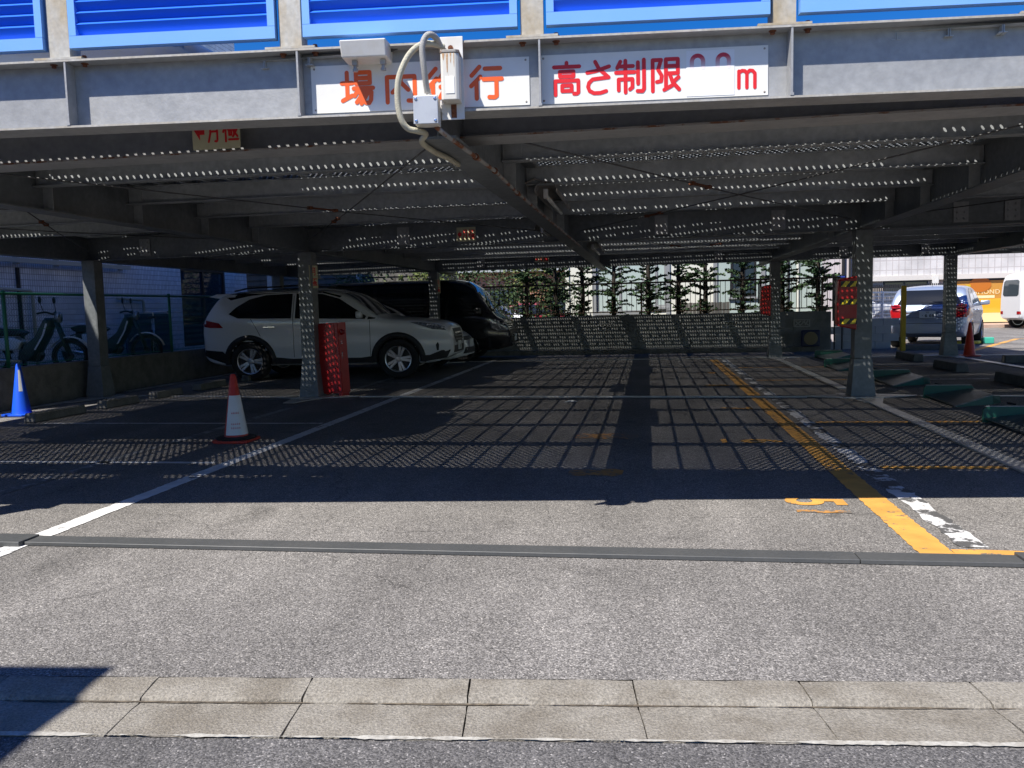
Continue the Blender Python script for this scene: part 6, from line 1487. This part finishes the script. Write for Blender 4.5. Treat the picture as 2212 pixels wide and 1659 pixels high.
for z in (.352, .040): MB().lathe([(.014, 0), (.014, .004), (.008, .004), (.008, .018)], 8, Matrix.Translation((-.004 if z > .1 else .004, -.004, z)) @ Matrix.Rotation(R(90), 4, 'X')).build('bolt', RUST, sw)
MB().box(-.010, .018, -.0055, -.0042, .008, .075).build('rust_streak', RUST, sw)
for x_, a_, b_, w2 in ((-.012, .21, .302, .006), (.006, .255, .302, .004), (-.030, .27, .302, .007), (.022, .235, .302, .003)):
    MB().add([(x_-w2, -.0932, b_), (x_+w2, -.0932, b_), (x_+w2*.3, -.0932, a_), (x_-w2*.3, -.0932, a_)], [(0, 3, 2, 1)]).build('rust_streak', mat('pale rust stain', (0.48, 0.28, 0.14), 0.7, 0, 0.8, 60.0, (0.58, 0.48, 0.36)), sw); MB().tube([(-.03, -.05, .078), (-.05, -.06, .06), (-.058, -.05, .04), (-.045, -.03, .02)], .002, 5).build('wire', WHITEP, sw)
fl = empty('flood_lamp', gpt(-1.405, .0, 2.60), math.atan(GS), 'boxy off-white flood lamp clamped on the girder flange', 'lamp')
MB().add([(-.115, -.06, -.03), (.115, -.06, -.03), (.115, .10, -.03), (-.115, .10, -.03), (-.118, -.085, .05), (.118, -.085, .05), (.118, .10, .062), (-.118, .10, .062)], [(3,2,1,0),(4,5,6,7),(0,1,5,4),(1,2,6,5),(2,3,7,6),(3,0,4,7)]).build('lamp_casing', WHITEP, fl, bevel=.006)
for x in (-.06, .085):
    o = MB().box(x-.012, x+.012, -.02, .015, -.055, -.031).build('clamp', GALV, fl); MB().lathe([(.014, 0), (.014, .014), (.009, .014), (.009, .03)], 6, Matrix.Translation((x, -.003, -.085))).build('clamp_bolt', GALV, o)
MB().tube(smoothpath([(.11, .05, .03), (.17, .05, .05), (.20, .04, .045)], 4), .012, 6).build('cable', DARKM, fl, smooth=True)
FLEX = mat('cream flexible conduit', (0.56, 0.53, 0.40), 0.55, 0, 0.5, 12.0, (0.44, 0.40, 0.30), 0.5, 220); FLEXG = mat('grey flexible conduit', (0.36, 0.35, 0.32), 0.5, 0, 0.5, 12.0, (0.46, 0.45, 0.42), 0.4, 220)
z1 = atZ(911.5, 307, 2.185); z2 = atZ(937.8, 327.6, 2.18); z3 = atZ(966, 340.8, 2.18); z4 = atZ(990, 356, 2.188)
path = [gpt(-1.005, -.02, 2.610), gpt(-1.06, -.06, 2.618), gpt(-1.115, -.10, 2.600), gpt(-1.173, -.11, 2.545), gpt(-1.221, -.11, 2.445), gpt(-1.233, -.10, 2.34), gpt(-1.222, -.09, 2.255), gpt(-1.194, -.07, 2.210), gpt(-1.150, -.04, 2.200), gpt(-1.125, .06, 2.205), z1, z2, z3, z4]
cd = tag(MB().tube(smoothpath(path, 8), .0155, 10).build('flexible_conduit', FLEX, None, smooth=True), 'cream flexible conduit looping from the girder top to the middle beam', 'conduit')
path = [gpt(-1.022, -.03, 2.615), gpt(-1.035, -.07, 2.640), gpt(-1.058, -.10, 2.650), gpt(-1.084, -.11, 2.632), gpt(-1.099, -.115, 2.579), gpt(-1.094, -.10, 2.475), gpt(-1.088, -.06, 2.375)]
tag(MB().tube(smoothpath(path, 8), .0155, 10).build('flexible_conduit', FLEXG, None, smooth=True), 'grey flexible conduit hooked from the girder top into the junction box', 'conduit')
RC = mat('rusting pipe', (0.36, 0.35, 0.33), 0.6, 0.3, 1.0, 7.0, (0.22, 0.075, 0.03), 0.1, 80, thr=(0.47, 0.55))
p0 = gpt(-1.055, -.02, 2.222); p1 = atZ(1027.8, 339, 2.18); p2 = atZ(1069, 369, 2.18); p3 = atZ(1117.6, 417, 2.18); p4 = Vector((p3.x-.0, p3.y+6.0, 2.185))
rp_ = empty('steel_conduit', p0, 0, 'rust spotted steel conduit running under the middle beam', 'conduit')
o = MB().tube([p0-p0, (0.02, .06, -.02), p1-p0, p2-p0, p3-p0, Vector((p3.x-.01, p3.y+1.2, 2.185))-p0, p4-p0], .0125, 8).build('pipe', RC, rp_, smooth=True)
for q in (p1, p2, p3): MB().lathe([(.020, -.012), (.020, .012)], 10, Matrix.Translation(q-p0) @ Matrix.Rotation(R(90), 4, 'X')).build('pipe_clip', RUST, rp_)
# ------------------------------------------------------------------ lamps under the deck
TUBE = mat('unlit white lamp tube', (0.70, 0.70, 0.66), 0.3); HOOD = mat('lamp hood', (0.30, 0.29, 0.27), 0.5, 0.2, 0.6, 8.0, (0.18, 0.16, 0.14))
def ceil_lamp(a, b, label, sgn=1):
    a = Vector(a); b = Vector(b); d = (b-a); L = d.length; rz = math.atan2(d.y, d.x)
    t = empty('ceiling_lamp', a, rz, label, 'lamp', 'tube lamps along the middle beam')
    hd = MB(); n = 8; vs = []
    for x in (-.06, L+.04):
        for k in range(n+1): an = R(200-220*k/n); vs.append((x, .10*math.cos(an), .05+.075*math.sin(an)))
    hd.add(vs, [(k, k+1, n+2+k, n+1+k) for k in range(n)]); o = hd.build('hood', HOOD, t, smooth=True); s_ = o.modifiers.new('solid', 'SOLIDIFY'); s_.thickness = .006
    MB().tube([(0, 0, 0), (L, 0, 0)], .019, 10).build('tube', TUBE, t, smooth=True)
    MB().box(-.06, 0, -.02, .02, -.025, .06).build('socket', WHITEP, t, bevel=.004)
    MB().tube([(0, 0, .12), (-.02, sgn*.10, .16), (-.05, sgn*.22, .10)], .010, 6).build('bracket', RUSTY, t, smooth=True)
    return t
ceil_lamp(atZ(1180, 424, 2.30), atZ(1212, 461, 2.30), 'tube lamp with grey hood right of the middle beam, nearest of three')
ceil_lamp(atZ(1172, 500, 2.30), atZ(1194, 515, 2.30), 'tube lamp on the left side of the middle beam', -1)
ceil_lamp(atZ(1281, 536, 2.28), atZ(1295, 549, 2.28), 'farthest tube lamp at the end of the middle beam')

# ------------------------------------------------------------------ unseen box truck added left of the camera to throw the shadow at lower left
tk = empty('shadow_truck', (-3.40, .66, 0), math.atan(KS), 'unseen white box truck added beyond the left picture edge to cast the lower left shadow', 'truck')
MB().box(-5.2, 0, -2.1, 0, .95, 3.72).build('cargo_box', P_VAN, tk, bevel=.02); MB().prism([(-6.9, .6), (-5.25, .6), (-5.25, 2.5), (-6.3, 2.5), (-6.85, 1.6)], -2.0, -.1, 'XZ').build('cab', P_VAN, tk, bevel=.06)
MB().box(-6.6, -.1, -1.5, -.6, .55, .94).build('chassis', CLAD, tk)
for x in (-5.9, -1.2):
    for y in (-1.85, -.25):
        mb = MB(); wheel_at(mb, (x, y, .38), .38, .24); mb.build('wheel', TYRE, tk, smooth=True)
